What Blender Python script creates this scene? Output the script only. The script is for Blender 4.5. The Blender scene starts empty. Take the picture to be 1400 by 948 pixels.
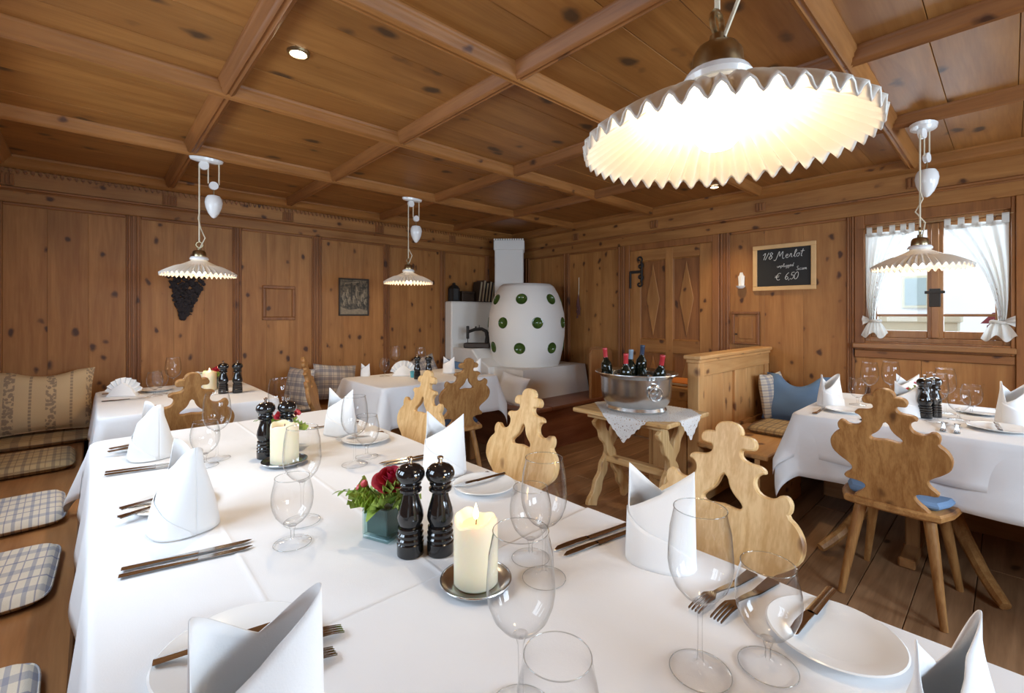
import bpy, bmesh, math, random
from mathutils import Vector, Matrix, Euler
R = math.radians; PI = math.pi; cos = math.cos; sin = math.sin
random.seed(7)
SC = bpy.context.scene
COL = SC.collection

# ------------------------------------------------------------------ camera
cam_d = bpy.data.cameras.new('camera'); cam = bpy.data.objects.new('camera', cam_d); COL.objects.link(cam)
cam.location = (0, 0, 1.28); cam.rotation_euler = (R(90), 0, R(47.44))
cam_d.sensor_width = 36.0; cam_d.lens = 36.0 * 626.2 / 1400.0
cam_d.shift_y = -(474 - 430.7) / 1400.0
cam_d.clip_start = 0.02
SC.camera = cam

# ------------------------------------------------------------------ sky, daylight, exposure
SC.view_settings.view_transform = 'Standard'; SC.view_settings.look = 'None'
SC.view_settings.gamma = 1.0; SC.view_settings.use_curve_mapping = False
SC.view_settings.exposure = 0.32
SC.cycles.transparent_max_bounces = 32; SC.cycles.max_bounces = 10
SC.cycles.caustics_reflective = False; SC.cycles.caustics_refractive = False
SC.cycles.sample_clamp_indirect = 8.0
W = bpy.data.worlds.new('overcast_sky'); SC.world = W; W.use_nodes = True
W.node_tree.nodes['Background'].inputs[0].default_value = (0.80, 0.89, 1.0, 1)
W.node_tree.nodes['Background'].inputs[1].default_value = 2.0

def area(name, loc, rot, sx, sy, power, col):
    l = bpy.data.lights.new(name, 'AREA'); l.shape = 'RECTANGLE'; l.size = sx; l.size_y = sy
    l.energy = power; l.color = col
    o = bpy.data.objects.new(name, l); COL.objects.link(o); o.location = loc; o.rotation_euler = rot
    return o
DAY = (0.66, 0.83, 1.0)
# daylight falling in through the room's windows
area('daylight_front_window', (-2.75, -0.64, 1.52), (R(66), 0, 0), 0.8, 0.74, 17, DAY)
area('daylight_front_window', (-1.35, -0.64, 1.52), (R(66), 0, 0), 0.8, 0.74, 17, DAY)
area('daylight_end_window', (2.07, 1.1, 1.53), (R(66), 0, R(90)), 1.0, 0.76, 55, DAY)
area('daylight_end_window', (2.07, 2.9, 1.53), (R(66), 0, R(90)), 1.0, 0.76, 45, DAY)
area('daylight_back_window', (-0.36, 4.42, 1.52), (R(66), 0, R(180)), 0.68, 0.78, 12, DAY)

# ------------------------------------------------------------------ node helpers
class NT:
    def __init__(s, name):
        m = bpy.data.materials.new(name); m.use_nodes = True; s.m = m
        s.t = m.node_tree; s.t.nodes.clear()
        s.out = s.t.nodes.new('ShaderNodeOutputMaterial')
    def n(s, typ, ins=None, **kw):
        nd = s.t.nodes.new(typ)
        for k, v in kw.items(): setattr(nd, k, v)
        for k, v in (ins or {}).items():
            sk = nd.inputs[k]
            if isinstance(v, bpy.types.NodeSocket): s.t.links.new(v, sk)
            else: sk.default_value = v
        return nd
    def math(s, op, a, b=0.0, c=None):
        d = {0: a, 1: b}
        if c is not None: d[2] = c
        return s.n('ShaderNodeMath', d, operation=op).outputs[0]
    def vmath(s, op, a, b):
        return s.n('ShaderNodeVectorMath', {0: a, 1: b}, operation=op).outputs[0]
    def mix(s, f, a, b, bt='MIX'):
        nd = s.t.nodes.new('ShaderNodeMix'); nd.data_type = 'RGBA'; nd.blend_type = bt
        for k, v in ((0, f), (6, a), (7, b)):
            if isinstance(v, bpy.types.NodeSocket): s.t.links.new(v, nd.inputs[k])
            else: nd.inputs[k].default_value = v
        return nd.outputs[2]
    def ramp(s, f, a, b, lo=(0, 0, 0, 1), hi=(1, 1, 1, 1)):
        nd = s.n('ShaderNodeValToRGB', {0: f}); e = nd.color_ramp.elements
        e[0].position = a; e[1].position = b; e[0].color = lo; e[1].color = hi
        return nd.outputs[0]
    def coord(s, rand=True):
        o = s.n('ShaderNodeTexCoord').outputs['Object']
        if rand:
            r = s.n('ShaderNodeObjectInfo').outputs['Random']
            k = s.n('ShaderNodeCombineXYZ', {0: s.math('MULTIPLY', r, 17.0), 1: s.math('MULTIPLY', r, 31.0), 2: s.math('MULTIPLY', r, 23.0)})
            o = s.vmath('ADD', o, k.outputs[0])
        return o
    def bsdf(s, col, rough=0.5, metal=0.0, **kw):
        ins = {'Base Color': col, 'Roughness': rough, 'Metallic': metal}
        ins.update(kw)
        b = s.n('ShaderNodeBsdfPrincipled', ins)
        s.t.links.new(b.outputs[0], s.out.inputs[0]); return b
def c4(c): return (c[0], c[1], c[2], 1.0)

def pine(name, light, dark, knot, axis='Z', rough=0.45, kscale=4.2, kth=0.10, grain=1.0, var=0.22, lo=0.36, hi=0.66, kst=0.55, al=0.07):
    t = NT(name); co = t.coord()
    ac = 1.0
    sc = {'X': (al, ac, ac), 'Y': (ac, al, ac), 'Z': (ac, ac, al)}[axis]
    v1 = t.vmath('MULTIPLY', co, sc)
    n1 = t.n('ShaderNodeTexNoise', {'Vector': v1, 'Scale': 13.0 * grain, 'Detail': 4.0, 'Roughness': 0.55, 'Distortion': 0.8}).outputs[0]
    n2 = t.n('ShaderNodeTexNoise', {'Vector': v1, 'Scale': 95.0 * grain, 'Detail': 2.0}).outputs[0]
    n3 = t.n('ShaderNodeTexNoise', {'Vector': co, 'Scale': 1.7, 'Detail': 2.0}).outputs[0]
    g = t.math('ADD', t.math('MULTIPLY', n1, 0.75), t.math('MULTIPLY', n2, 0.25))
    col = t.mix(t.ramp(g, lo, hi), c4(dark), c4(light))
    rnd = t.n('ShaderNodeObjectInfo').outputs['Random']
    val = t.math('ADD', 0.95 - var / 2, t.math('MULTIPLY', rnd, var))
    val = t.math('ADD', val, t.math('MULTIPLY', t.math('SUBTRACT', n3, 0.5), 0.45))
    hs = t.n('ShaderNodeHueSaturation', {'Hue': 0.5, 'Saturation': 1.0, 'Value': val, 'Fac': 1.0, 'Color': col})
    # knots
    ks = {'X': (kst, 1, 1), 'Y': (1, kst, 1), 'Z': (1, 1, kst)}[axis]
    wob = t.n('ShaderNodeTexNoise', {'Vector': co, 'Scale': 9.0, 'Detail': 2.0}).outputs[1]
    kv = t.vmath('ADD', t.vmath('MULTIPLY', co, ks), t.vmath('MULTIPLY', wob, (0.06, 0.06, 0.06)))
    vo = t.n('ShaderNodeTexVoronoi', {'Vector': kv, 'Scale': kscale, 'Randomness': 1.0}).outputs['Distance']
    halo = t.ramp(vo, kth * 0.9, kth * 2.6, (1, 1, 1, 1), (0, 0, 0, 1))
    core = t.ramp(vo, kth * 0.55, kth * 1.15, (1, 1, 1, 1), (0, 0, 0, 1))
    c2 = t.mix(t.math('MULTIPLY', halo, 0.45), hs.outputs[0], c4(dark))
    c3 = t.mix(t.math('MULTIPLY', core, 0.9), c2, c4(knot))
    b = t.n('ShaderNodeBump', {'Height': g, 'Strength': 0.12, 'Distance': 0.01})
    t.bsdf(c3, rough, Normal=b.outputs[0], **{'Specular IOR Level': 0.35})
    return t.m
def trio(name, *a, **k): return {ax: pine(name + '_' + ax, *a, axis=ax, **k) for ax in 'XYZ'}

WALL = trio('wall_pine', (0.44, 0.203, 0.060), (0.30, 0.121, 0.031), (0.050, 0.016, 0.007), rough=0.5, kth=0.17, kscale=8.5, var=0.12, kst=0.7)
TRIM = trio('trim_pine', (0.33, 0.132, 0.038), (0.21, 0.076, 0.021), (0.045, 0.015, 0.007), rough=0.45, kth=0.14, kscale=7, var=0.12)
CEIL = trio('ceiling_pine', (0.40, 0.180, 0.048), (0.27, 0.107, 0.025), (0.060, 0.032, 0.016), rough=0.45, kth=0.18, kscale=5.6, var=0.14, kst=0.6)
BEAM = trio('beam_pine', (0.43, 0.185, 0.052), (0.28, 0.108, 0.027), (0.07, 0.025, 0.012), rough=0.45, kth=0.10, kscale=6, var=0.1)
SETT = trio('settle_pine', (0.74, 0.44, 0.19), (0.58, 0.30, 0.11), (0.14, 0.055, 0.025), rough=0.45, kth=0.22, kscale=9, var=0.12, kst=0.6)
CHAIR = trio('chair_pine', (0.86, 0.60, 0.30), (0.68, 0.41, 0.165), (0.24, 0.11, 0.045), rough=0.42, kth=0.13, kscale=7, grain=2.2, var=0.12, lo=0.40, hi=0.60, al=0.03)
CHAIR2 = trio('shaded_chair_pine', (0.50, 0.26, 0.090), (0.33, 0.145, 0.044), (0.12, 0.05, 0.02), rough=0.45, kth=0.13, kscale=7, grain=2.2, var=0.2, lo=0.40, hi=0.60, al=0.03)  # darker copy of the chair pine, back-side shade put into the colour
FLOOR = trio('floor_pine', (0.42, 0.235, 0.120), (0.24, 0.125, 0.060), (0.05, 0.025, 0.014), rough=0.35, kth=0.08)
BENCH = trio('bench_pine', (0.40, 0.19, 0.072), (0.26, 0.11, 0.038), (0.05, 0.02, 0.01), rough=0.30, kth=0.07, kscale=5)
DARKB = trio('stove_bench_pine', (0.30, 0.12, 0.06), (0.20, 0.07, 0.035), (0.05, 0.02, 0.01), rough=0.35, kth=0.05)

def plain(name, col, rough=0.5, metal=0.0, noise=0.0, nscale=30, bump=0.0, **kw):
    t = NT(name); c = c4(col)
    if noise or bump:
        n = t.n('ShaderNodeTexNoise', {'Vector': t.coord(), 'Scale': nscale, 'Detail': 4.0}).outputs[0]
    if noise:
        f = t.math('ADD', 1 - noise / 2, t.math('MULTIPLY', n, noise))
        c = t.n('ShaderNodeHueSaturation', {'Hue': 0.5, 'Saturation': 1.0, 'Value': f, 'Fac': 1.0, 'Color': c}).outputs[0]
    if bump:
        kw['Normal'] = t.n('ShaderNodeBump', {'Height': n, 'Strength': bump, 'Distance': 0.01}).outputs[0]
    t.bsdf(c, rough, metal, **kw); return t.m

def weave(name, col, rough=0.85):
    t = NT(name); co = t.coord(False)
    n = t.n('ShaderNodeTexNoise', {'Vector': co, 'Scale': 7.0, 'Detail': 3.0}).outputs[0]
    n2 = t.n('ShaderNodeTexNoise', {'Vector': co, 'Scale': 420.0, 'Detail': 1.0}).outputs[0]
    h = t.math('ADD', t.math('MULTIPLY', n, 0.6), t.math('MULTIPLY', n2, 0.03))
    b = t.n('ShaderNodeBump', {'Height': h, 'Strength': 0.35, 'Distance': 0.02})
    t.bsdf(c4(col), rough, Normal=b.outputs[0], **{'Specular IOR Level': 0.2}); return t.m
CLOTH = weave('white_linen', (0.86, 0.86, 0.87)); NAPK = weave('napkin_linen', (0.88, 0.88, 0.88))
def plaid(name, base, c1, c2, sx, sy, w=0.30):
    t = NT(name); co = t.coord(False)
    sp = t.n('ShaderNodeSeparateXYZ', {0: co})
    def band(v, s, w, off=0.0):
        return t.math('LESS_THAN', t.math('FRACT', t.math('ADD', t.math('MULTIPLY', v, s), off)), w)
    bx = band(sp.outputs[0], sx, w); by = band(sp.outputs[1], sy, w)
    tx = band(sp.outputs[0], sx, 0.07, 0.45); ty = band(sp.outputs[1], sy, 0.07, 0.45)
    col = t.mix(t.math('MULTIPLY', bx, 0.45), c4(base), c4(c1))
    col = t.mix(t.math('MULTIPLY', by, 0.55), col, c4(c1))
    col = t.mix(t.math('MULTIPLY', t.math('MAXIMUM', tx, ty), 0.6), col, c4(c2))
    n2 = t.n('ShaderNodeTexNoise', {'Vector': co, 'Scale': 300.0}).outputs[0]
    b = t.n('ShaderNodeBump', {'Height': n2, 'Strength': 0.25, 'Distance': 0.004})
    t.bsdf(col, 0.9, Normal=b.outputs[0]); return t.m
PLAID = plaid('blue_plaid_cotton', (0.66, 0.60, 0.50), (0.16, 0.19, 0.30), (0.10, 0.12, 0.24), 7.0, 22.0, 0.22)
PLAIDW = plaid('wool_plaid', (0.62, 0.54, 0.44), (0.17, 0.16, 0.21), (0.13, 0.11, 0.15), 13.0, 13.0, 0.4)
PLAIDO = plaid('ochre_plaid', (0.46, 0.34, 0.18), (0.13, 0.10, 0.08), (0.16, 0.10, 0.05), 7.0, 18.0, 0.25)
WHITE = plain('white_plaster', (0.83, 0.82, 0.79), 0.7, bump=0.06, nscale=8)
PORC = plain('white_porcelain', (0.86, 0.86, 0.85), 0.18)
STEEL = plain('polished_steel', (0.62, 0.60, 0.58), 0.16, 1.0)
PEWTER = plain('pewter', (0.70, 0.71, 0.71), 0.24, 1.0, noise=0.35, nscale=14, bump=0.05)
BRASS = plain('old_brass', (0.42, 0.34, 0.20), 0.28, 1.0)
CHROME = plain('chrome', (0.75, 0.75, 0.76), 0.08, 1.0)
BLACK = plain('black_lacquer', (0.008, 0.008, 0.009), 0.10, **{'Coat Weight': 0.6})
IRON = plain('wrought_iron', (0.03, 0.028, 0.027), 0.5, 0.6)
GREEN = plain('green_glaze', (0.055, 0.105, 0.022), 0.12, noise=0.8, nscale=20)
DKGRN = plain('bottle_glass', (0.006, 0.010, 0.006), 0.06)
REDC = plain('red_capsule', (0.52, 0.035, 0.045), 0.35); BLUEC = plain('navy_capsule', (0.035, 0.05, 0.09), 0.35); GREYC = plain('pale_blue_capsule', (0.25, 0.32, 0.40), 0.35)
BLUEF = plain('denim_blue_cotton', (0.115, 0.20, 0.34), 0.9, noise=0.25, nscale=12)
BLUES = plain('light_blue_cotton', (0.19, 0.31, 0.50), 0.9, noise=0.2, nscale=12)
NAVYF = plain('navy_cotton', (0.03, 0.05, 0.10), 0.9)
SLATE = plain('slate_black', (0.018, 0.018, 0.018), 0.75, noise=0.6, nscale=6)
CHALK = plain('chalk', (0.75, 0.75, 0.72), 0.95)
LEAF = plain('leaf_green', (0.17, 0.30, 0.045), 0.5, noise=0.7, nscale=18); LEAF2 = plain('pale_leaf_green', (0.36, 0.48, 0.09), 0.5, noise=0.5, nscale=18); LEAFD = plain('dark_leaf', (0.06, 0.13, 0.03), 0.45, noise=0.5, nscale=18)
ROSE = plain('red_petal', (0.42, 0.015, 0.045), 0.55, noise=0.5, nscale=30); BERRY = plain('red_berry', (0.62, 0.07, 0.08), 0.3)
DRIED = plain('dried_dark', (0.022, 0.017, 0.020), 0.8, noise=0.8, nscale=25)
ORANGE = plain('orange_card', (0.72, 0.22, 0.02), 0.6)
CORDM = plain('ivory_cord', (0.72, 0.64, 0.48), 0.8)
WAX = plain('ivory_wax', (0.90, 0.80, 0.58), 0.45, **{'Subsurface Weight': 0.6, 'Subsurface Radius': (0.03, 0.02, 0.01), 'Subsurface Scale': 0.6})
FRAMEW = plain('light_frame_wood', (0.68, 0.43, 0.19), 0.5, noise=0.25, nscale=20)
DARKT = plain('dark_wood', (0.03, 0.017, 0.010), 0.5)
HOUSEW = plain('outside_render', (0.80, 0.80, 0.80), 0.9, bump=0.1, nscale=20)
PLANTER = plain('beige_stone', (0.62, 0.57, 0.42), 0.8, noise=0.2, nscale=10)
MAROON = plain('maroon_paint', (0.16, 0.02, 0.035), 0.35)
GROUND = plain('outside_paving', (0.45, 0.45, 0.46), 0.9, noise=0.4, nscale=5)

def emit(name, col, st):
    t = NT(name); e = t.n('ShaderNodeEmission', {0: c4(col), 1: st}); t.t.links.new(e.outputs[0], t.out.inputs[0]); return t.m
BULB = emit('lamp_bulb', (1.0, 0.84, 0.60), 14.0); FLAME = emit('candle_flame', (1.0, 0.72, 0.32), 12.0); SPOTE = emit('halogen', (1.0, 0.82, 0.55), 30.0)

def thin_glass(name, tint=(1, 1, 1), edge=0.55, refl=1.0, f0=0.03):
    t = NT(name)
    lw = t.n('ShaderNodeLayerWeight', {'Blend': 0.5})
    f = t.math('ADD', f0, t.math('MULTIPLY', t.math('POWER', t.n('ShaderNodeLayerWeight', {'Blend': 0.5}).outputs['Facing'], 5.0), 0.9))
    col = t.mix(t.math('POWER', lw.outputs['Facing'], 3.0), c4(tint), c4([k * edge for k in tint]))
    tr = t.n('ShaderNodeBsdfTransparent', {0: col}); gl = t.n('ShaderNodeBsdfGlossy', {0: (1, 1, 1, 1), 1: 0.02})
    m = t.n('ShaderNodeMixShader', {0: t.math('MULTIPLY', f, refl), 1: tr.outputs[0], 2: gl.outputs[0]})
    t.t.links.new(m.outputs[0], t.out.inputs[0]); return t.m
GLASS = thin_glass('clear_glass', edge=0.38); FOOTG = thin_glass('glass_foot', edge=0.86, f0=0.02); GLASSE = thin_glass('glass_edge', (0.82, 0.84, 0.84), 0.6, 1.0, 0.12); PANE = thin_glass('window_glass', (0.98, 1, 1), 0.85, 0.35); VASEG = thin_glass('vase_glass', (0.80, 0.90, 0.90), 0.5, 0.9)
def translucent(name, col, tr, holes=None, rough=0.6):
    t = NT(name)
    d = t.n('ShaderNodeBsdfPrincipled', {'Base Color': c4(col), 'Roughness': rough}); l = t.n('ShaderNodeBsdfTranslucent', {0: c4(col)})
    m = t.n('ShaderNodeMixShader', {0: tr, 1: d.outputs[0], 2: l.outputs[0]}); o = m.outputs[0]
    if holes:
        vo = t.n('ShaderNodeTexVoronoi', {'Vector': t.coord(False), 'Scale': holes}, feature='DISTANCE_TO_EDGE').outputs['Distance']
        h = t.n('ShaderNodeMath', {0: vo, 1: 0.31}, operation='GREATER_THAN').outputs[0]
        tp = t.n('ShaderNodeBsdfTransparent'); mm = t.n('ShaderNodeMixShader', {0: t.math('MULTIPLY', h, 0.85), 1: o, 2: tp.outputs[0]}); o = mm.outputs[0]
    t.t.links.new(o, t.out.inputs[0]); return t.m
SHADE = translucent('opal_glass', (0.87, 0.83, 0.76), 0.16, rough=0.2)
CURT = translucent('sheer_white_cotton', (0.74, 0.71, 0.66), 0.28, rough=0.9); LACE = translucent('white_lace', (0.90, 0.89, 0.87), 0.06, holes=85, rough=0.9)
LACEC = translucent('curtain_lace', (0.70, 0.68, 0.65), 0.25, holes=30, rough=0.9)

# embroidered pillow: cream with ornamental bands
def embroid():
    t = NT('embroidered_cream'); co = t.coord(False); sp = t.n('ShaderNodeSeparateXYZ', {0: co})
    fr = t.math('FRACT', t.math('ADD', t.math('MULTIPLY', sp.outputs[0], 5.2), 0.1))
    b1 = t.math('LESS_THAN', t.math('ABSOLUTE', t.math('SUBTRACT', fr, 0.30)), 0.13)
    ck = t.n('ShaderNodeTexVoronoi', {'Vector': co, 'Scale': 55.0}).outputs['Distance']
    orn = t.math('MULTIPLY', b1, t.math('LESS_THAN', ck, 0.55))
    st = t.math('MULTIPLY', t.math('LESS_THAN', t.math('ABSOLUTE', t.math('SUBTRACT', fr, 0.80)), 0.035), t.math('GREATER_THAN', t.math('FRACT', t.math('MULTIPLY', sp.outputs[1], 45.0)), 0.25))
    f = t.math('MULTIPLY', t.math('MAXIMUM', orn, st), 0.6)
    t.bsdf(t.mix(f, (0.62, 0.47, 0.28, 1), (0.16, 0.11, 0.10, 1)), 0.9); return t.m
EMBR = embroid()
def printmat():
    t = NT('sepia_print'); co = t.coord(False)
    n = t.n('ShaderNodeTexNoise', {'Vector': co, 'Scale': 26.0, 'Detail': 6.0, 'Roughness': 0.7}).outputs[0]
    t.bsdf(t.mix(t.ramp(n, 0.42, 0.6), (0.028, 0.024, 0.016, 1), (0.17, 0.135, 0.085, 1)), 0.5); return t.m
PRINT = printmat(); PRINTL = plain('print_light_ink', (0.26, 0.21, 0.14), 0.6, noise=1.0, nscale=45); PRINTD = plain('print_dark_ink', (0.04, 0.033, 0.024), 0.6, noise=0.8, nscale=40)
LAMP0, LAMP1 = 1.7, 5.0

# ------------------------------------------------------------------ geometry helpers
class B:
    def __init__(s): s.v = []; s.f = []
    def add(s, vs, fs):
        o = len(s.v); s.v += [tuple(p) for p in vs]; s.f += [tuple(i + o for i in q) for q in fs]; return s
    def box(s, x0, x1, y0, y1, z0, z1, ch=0.0):
        if ch <= 0:
            return s.add([(x, y, z) for z in (z0, z1) for y in (y0, y1) for x in (x0, x1)],
                         [(0, 2, 3, 1), (4, 5, 7, 6), (0, 1, 5, 4), (2, 6, 7, 3), (0, 4, 6, 2), (1, 3, 7, 5)])
        bm = bmesh.new(); bmesh.ops.create_cube(bm, size=1.0)
        for q in bm.verts:
            q.co = Vector(((x0 + x1) / 2 + q.co.x * (x1 - x0), (y0 + y1) / 2 + q.co.y * (y1 - y0), (z0 + z1) / 2 + q.co.z * (z1 - z0)))
        bmesh.ops.bevel(bm, geom=bm.edges[:], offset=ch, segments=1, affect='EDGES', profile=0.5)
        bm.verts.index_update()
        s.add([q.co for q in bm.verts], [[q.index for q in f.verts] for f in bm.faces]); bm.free(); return s
    def lathe(s, prof, n=24, c=(0, 0, 0), sx=1.0, sy=1.0, cap=True):
        vs = []; fs = []; m = len(prof)
        for r, z in prof:
            for k in range(n):
                a = 2 * PI * k / n; vs.append((c[0] + r * sx * cos(a), c[1] + r * sy * sin(a), c[2] + z))
        for i in range(m - 1):
            for k in range(n):
                k2 = (k + 1) % n; fs.append((i * n + k, i * n + k2, (i + 1) * n + k2, (i + 1) * n + k))
        if cap:
            if prof[0][0] > 1e-6: fs.append(tuple(range(n - 1, -1, -1)))
            if prof[-1][0] > 1e-6: fs.append(tuple((m - 1) * n + k for k in range(n)))
        return s.add(vs, fs)
    def tube(s, pts, r, n=8, closed=False):
        P = [Vector(p) for p in pts]; m = len(P); vs = []; fs = []
        up = Vector((0, 0, 1)); u = None
        for i in range(m):
            if closed: t = P[(i + 1) % m] - P[i - 1]
            else: t = P[min(i + 1, m - 1)] - P[max(i - 1, 0)]
            t.normalize()
            if u is None:
                u = t.cross(up)
                if u.length < 1e-3: u = t.cross(Vector((1, 0, 0)))
            u = u - t * u.dot(t); u.normalize(); w = t.cross(u)
            rr = r[i] if isinstance(r, (list, tuple)) else r
            for k in range(n):
                a = 2 * PI * k / n; vs.append(P[i] + (u * cos(a) + w * sin(a)) * rr)
        for i in range(m if closed else m - 1):
            j = (i + 1) % m
            for k in range(n):
                k2 = (k + 1) % n; fs.append((i * n + k, i * n + k2, j * n + k2, j * n + k))
        if not closed:
            fs.append(tuple(range(n - 1, -1, -1))); fs.append(tuple((m - 1) * n + k for k in range(n)))
        return s.add(vs, fs)
    def grid(s, fn, nu, nv):
        vs = [fn(i / nu, j / nv) for j in range(nv + 1) for i in range(nu + 1)]
        fs = [(j * (nu + 1) + i, j * (nu + 1) + i + 1, (j + 1) * (nu + 1) + i + 1, (j + 1) * (nu + 1) + i) for j in range(nv) for i in range(nu)]
        return s.add(vs, fs)
    def prism(s, outline, t0, t1, holes=(), bev=0.0, M=None):
        """outline in (a, b); extruded along the third axis from t0 to t1; M maps (a, b, t) to local space"""
        bm = bmesh.new(); es = []
        for loop in [outline] + list(holes):
            vv = [bm.verts.new((p[0], p[1], t0)) for p in loop]
            es += [bm.edges.new((vv[i], vv[(i + 1) % len(vv)])) for i in range(len(vv))]
        bmesh.ops.triangle_fill(bm, use_beauty=True, use_dissolve=False, edges=es)
        ex = bmesh.ops.extrude_face_region(bm, geom=bm.faces[:])
        for q in ex['geom']:
            if isinstance(q, bmesh.types.BMVert): q.co.z = t1
        bmesh.ops.recalc_face_normals(bm, faces=bm.faces[:])
        if bev > 0:
            ee = [e for e in bm.edges if abs(e.verts[0].co.z - e.verts[1].co.z) < 1e-7 and len(e.link_faces) == 2 and abs(e.link_faces[0].normal.z) + abs(e.link_faces[1].normal.z) < 1.5]
            try: bmesh.ops.bevel(bm, geom=ee, offset=bev, segments=1, affect='EDGES', profile=0.5)
            except Exception: pass
        bm.verts.index_update()
        vs = [M(*q.co) if M else tuple(q.co) for q in bm.verts]
        s.add(vs, [[q.index for q in f.verts] for f in bm.faces]); bm.free(); return s
    def xf(s, M):
        s.v = [tuple(M @ Vector(p)) for p in s.v]; return s
    def mesh(s, name, smooth=35):
        me = bpy.data.meshes.new(name); me.from_pydata(s.v, [], s.f); me.validate()
        bm = bmesh.new(); bm.from_mesh(me); bmesh.ops.recalc_face_normals(bm, faces=bm.faces[:]); bm.to_mesh(me); bm.free()
        if smooth:
            me.polygons.foreach_set('use_smooth', [True] * len(me.polygons)); me.set_sharp_from_angle(angle=R(smooth))
        me.update(); return me

def link(name, data, parent=None, loc=(0, 0, 0), rot=(0, 0, 0)):
    o = bpy.data.objects.new(name, data); COL.objects.link(o); o.location = loc; o.rotation_euler = rot
    if parent: o.parent = parent
    return o
def obj(name, b, mat, parent=None, loc=(0, 0, 0), rot=(0, 0, 0), smooth=35):
    me = b.mesh(name, smooth) if isinstance(b, B) else b
    if mat and not me.materials: me.materials.append(mat)
    return link(name, me, parent, loc, rot)
def tag(o, label, cat, group=None):
    o['label'] = label; o['category'] = cat
    if group: o['group'] = group
    return o
def thing(name, label, cat, loc=(0, 0, 0), rot=(0, 0, 0), group=None):
    if not isinstance(rot, (tuple, list)): rot = (0, 0, rot)
    return tag(link(name, None, None, loc, rot), label, cat, group)
def struct(o, label=None):
    o['kind'] = 'structure'
    if label: o['label'] = label
    return o
def dup(root, label, loc, rot=None, group=None):
    if rot is not None and not isinstance(rot, (tuple, list)): rot = (0, 0, rot)
    r = root.copy(); COL.objects.link(r); r.location = loc
    if rot is not None: r.rotation_euler = rot
    r['label'] = label
    if group: r['group'] = group
    for ch in list(root.children):
        c = ch.copy(); COL.objects.link(c); c.parent = r
        for g in list(ch.children):
            d = g.copy(); COL.objects.link(d); d.parent = c
    return r

# ------------------------------------------------------------------ the room
XL, YR, YF, XE = -4.60, 4.25, -0.52, 1.95        # left wall, back wall, front wall (behind the near bench), end wall
ZB, ZC = 2.28, 2.345                              # beam underside, coffer boards
# floor
fl = struct(obj('floor', B().box(XL - .1, XE + .1, YF - .1, YR + .1, -0.08, -0.021), FLOOR['Y']), 'worn dark pine plank floor')
x = XL; i = 0
while x < XE:
    w = random.choice((0.17, 0.19, 0.21, 0.23)); x1 = min(x + w, XE)
    cuts = [YF] + sorted(random.uniform(0.3, 3.8) for _ in range(1)) + [YR]
    for a, b_ in zip(cuts[:-1], cuts[1:]):
        dz = random.uniform(-.0015, .0005)
        obj('plank', B().box(x + .0015, x1 - .0015, a + .001, b_ - .001, -.021, dz, .002), FLOOR['Y'], fl, smooth=0)
    x = x1
# ceiling
RX = [-4.51, -3.471, -2.45, -1.446, -0.456, 0.55, 1.54, 1.95]
CYs = [-0.43, 0.463, 1.35, 2.266, 3.21, 4.146]
ce = struct(obj('ceiling', B().box(XL - .1, XE + .1, YF - .1, YR + .1, ZC + .02, ZC + .10), CEIL['Y']), 'coffered pine ceiling of boards and moulded beams')
for i in range(len(RX) - 1):
    for j in range(len(CYs) - 1):
        x0, x1 = RX[i], RX[i + 1]; y0, y1 = CYs[j], CYs[j + 1]
        ws = [random.uniform(.8, 1.2) for _ in range(4)]; tot = sum(ws); xx = x0
        for w in ws:
            xn = xx + (x1 - x0) * w / tot
            obj('board', B().box(xx + .001, xn - .001, y0, y1, ZC + random.uniform(-.0015, .001), ZC + .022, .0015), CEIL['Y'], ce, smooth=0)
            xx = xn
PROF = [(-.046, .065), (-.046, .052), (-.041, .046), (-.036, .040), (-.034, .030), (-.029, .026), (-.027, .014), (-.020, .006), (-.010, .001), (-.004, .007),
        (.004, .007), (.010, .001), (.020, .006), (.027, .014), (.029, .026), (.034, .030), (.036, .040), (.041, .046), (.046, .052), (.046, .065)]
for xx in RX[1:-1]:
    b = B().prism(PROF, 0, 1, M=lambda a, z, t, xx=xx: (xx + a, CYs[0] + t * (CYs[-1] - CYs[0]), ZB + z)); obj('beam', b, BEAM['Y'], ce, smooth=50)
for yy in CYs[1:-1]:
    b = B().prism(PROF, 0, 1, M=lambda a, z, t, yy=yy: (RX[0] + t * (RX[-1] - RX[0]), yy + a, ZB + .004 + z)); obj('beam', b, TRIM['X'], ce, smooth=50)
HP = [(-.10, .065), (-.10, -.012), (-.03, -.012), (-.018, 0), (-.004, .004), (.004, .012), (.012, .028), (.024, .034), (.030, .046), (.042, .050), (.042, .065)]
def edgebeam(fn, mat): obj('edge_moulding', B().prism(HP, 0, 1, M=fn), mat, ce, smooth=50)
edgebeam(lambda a, z, t: (RX[0] + a, CYs[0] - .09 + t * (YR - CYs[0] + .09), ZB + z), BEAM['Y'])
edgebeam(lambda a, z, t: (XL + t * (XE - XL), CYs[-1] - a, ZB + z), BEAM['X'])
edgebeam(lambda a, z, t: (XL + t * (XE - XL), CYs[0] + a, ZB + z), BEAM['X'])

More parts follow.
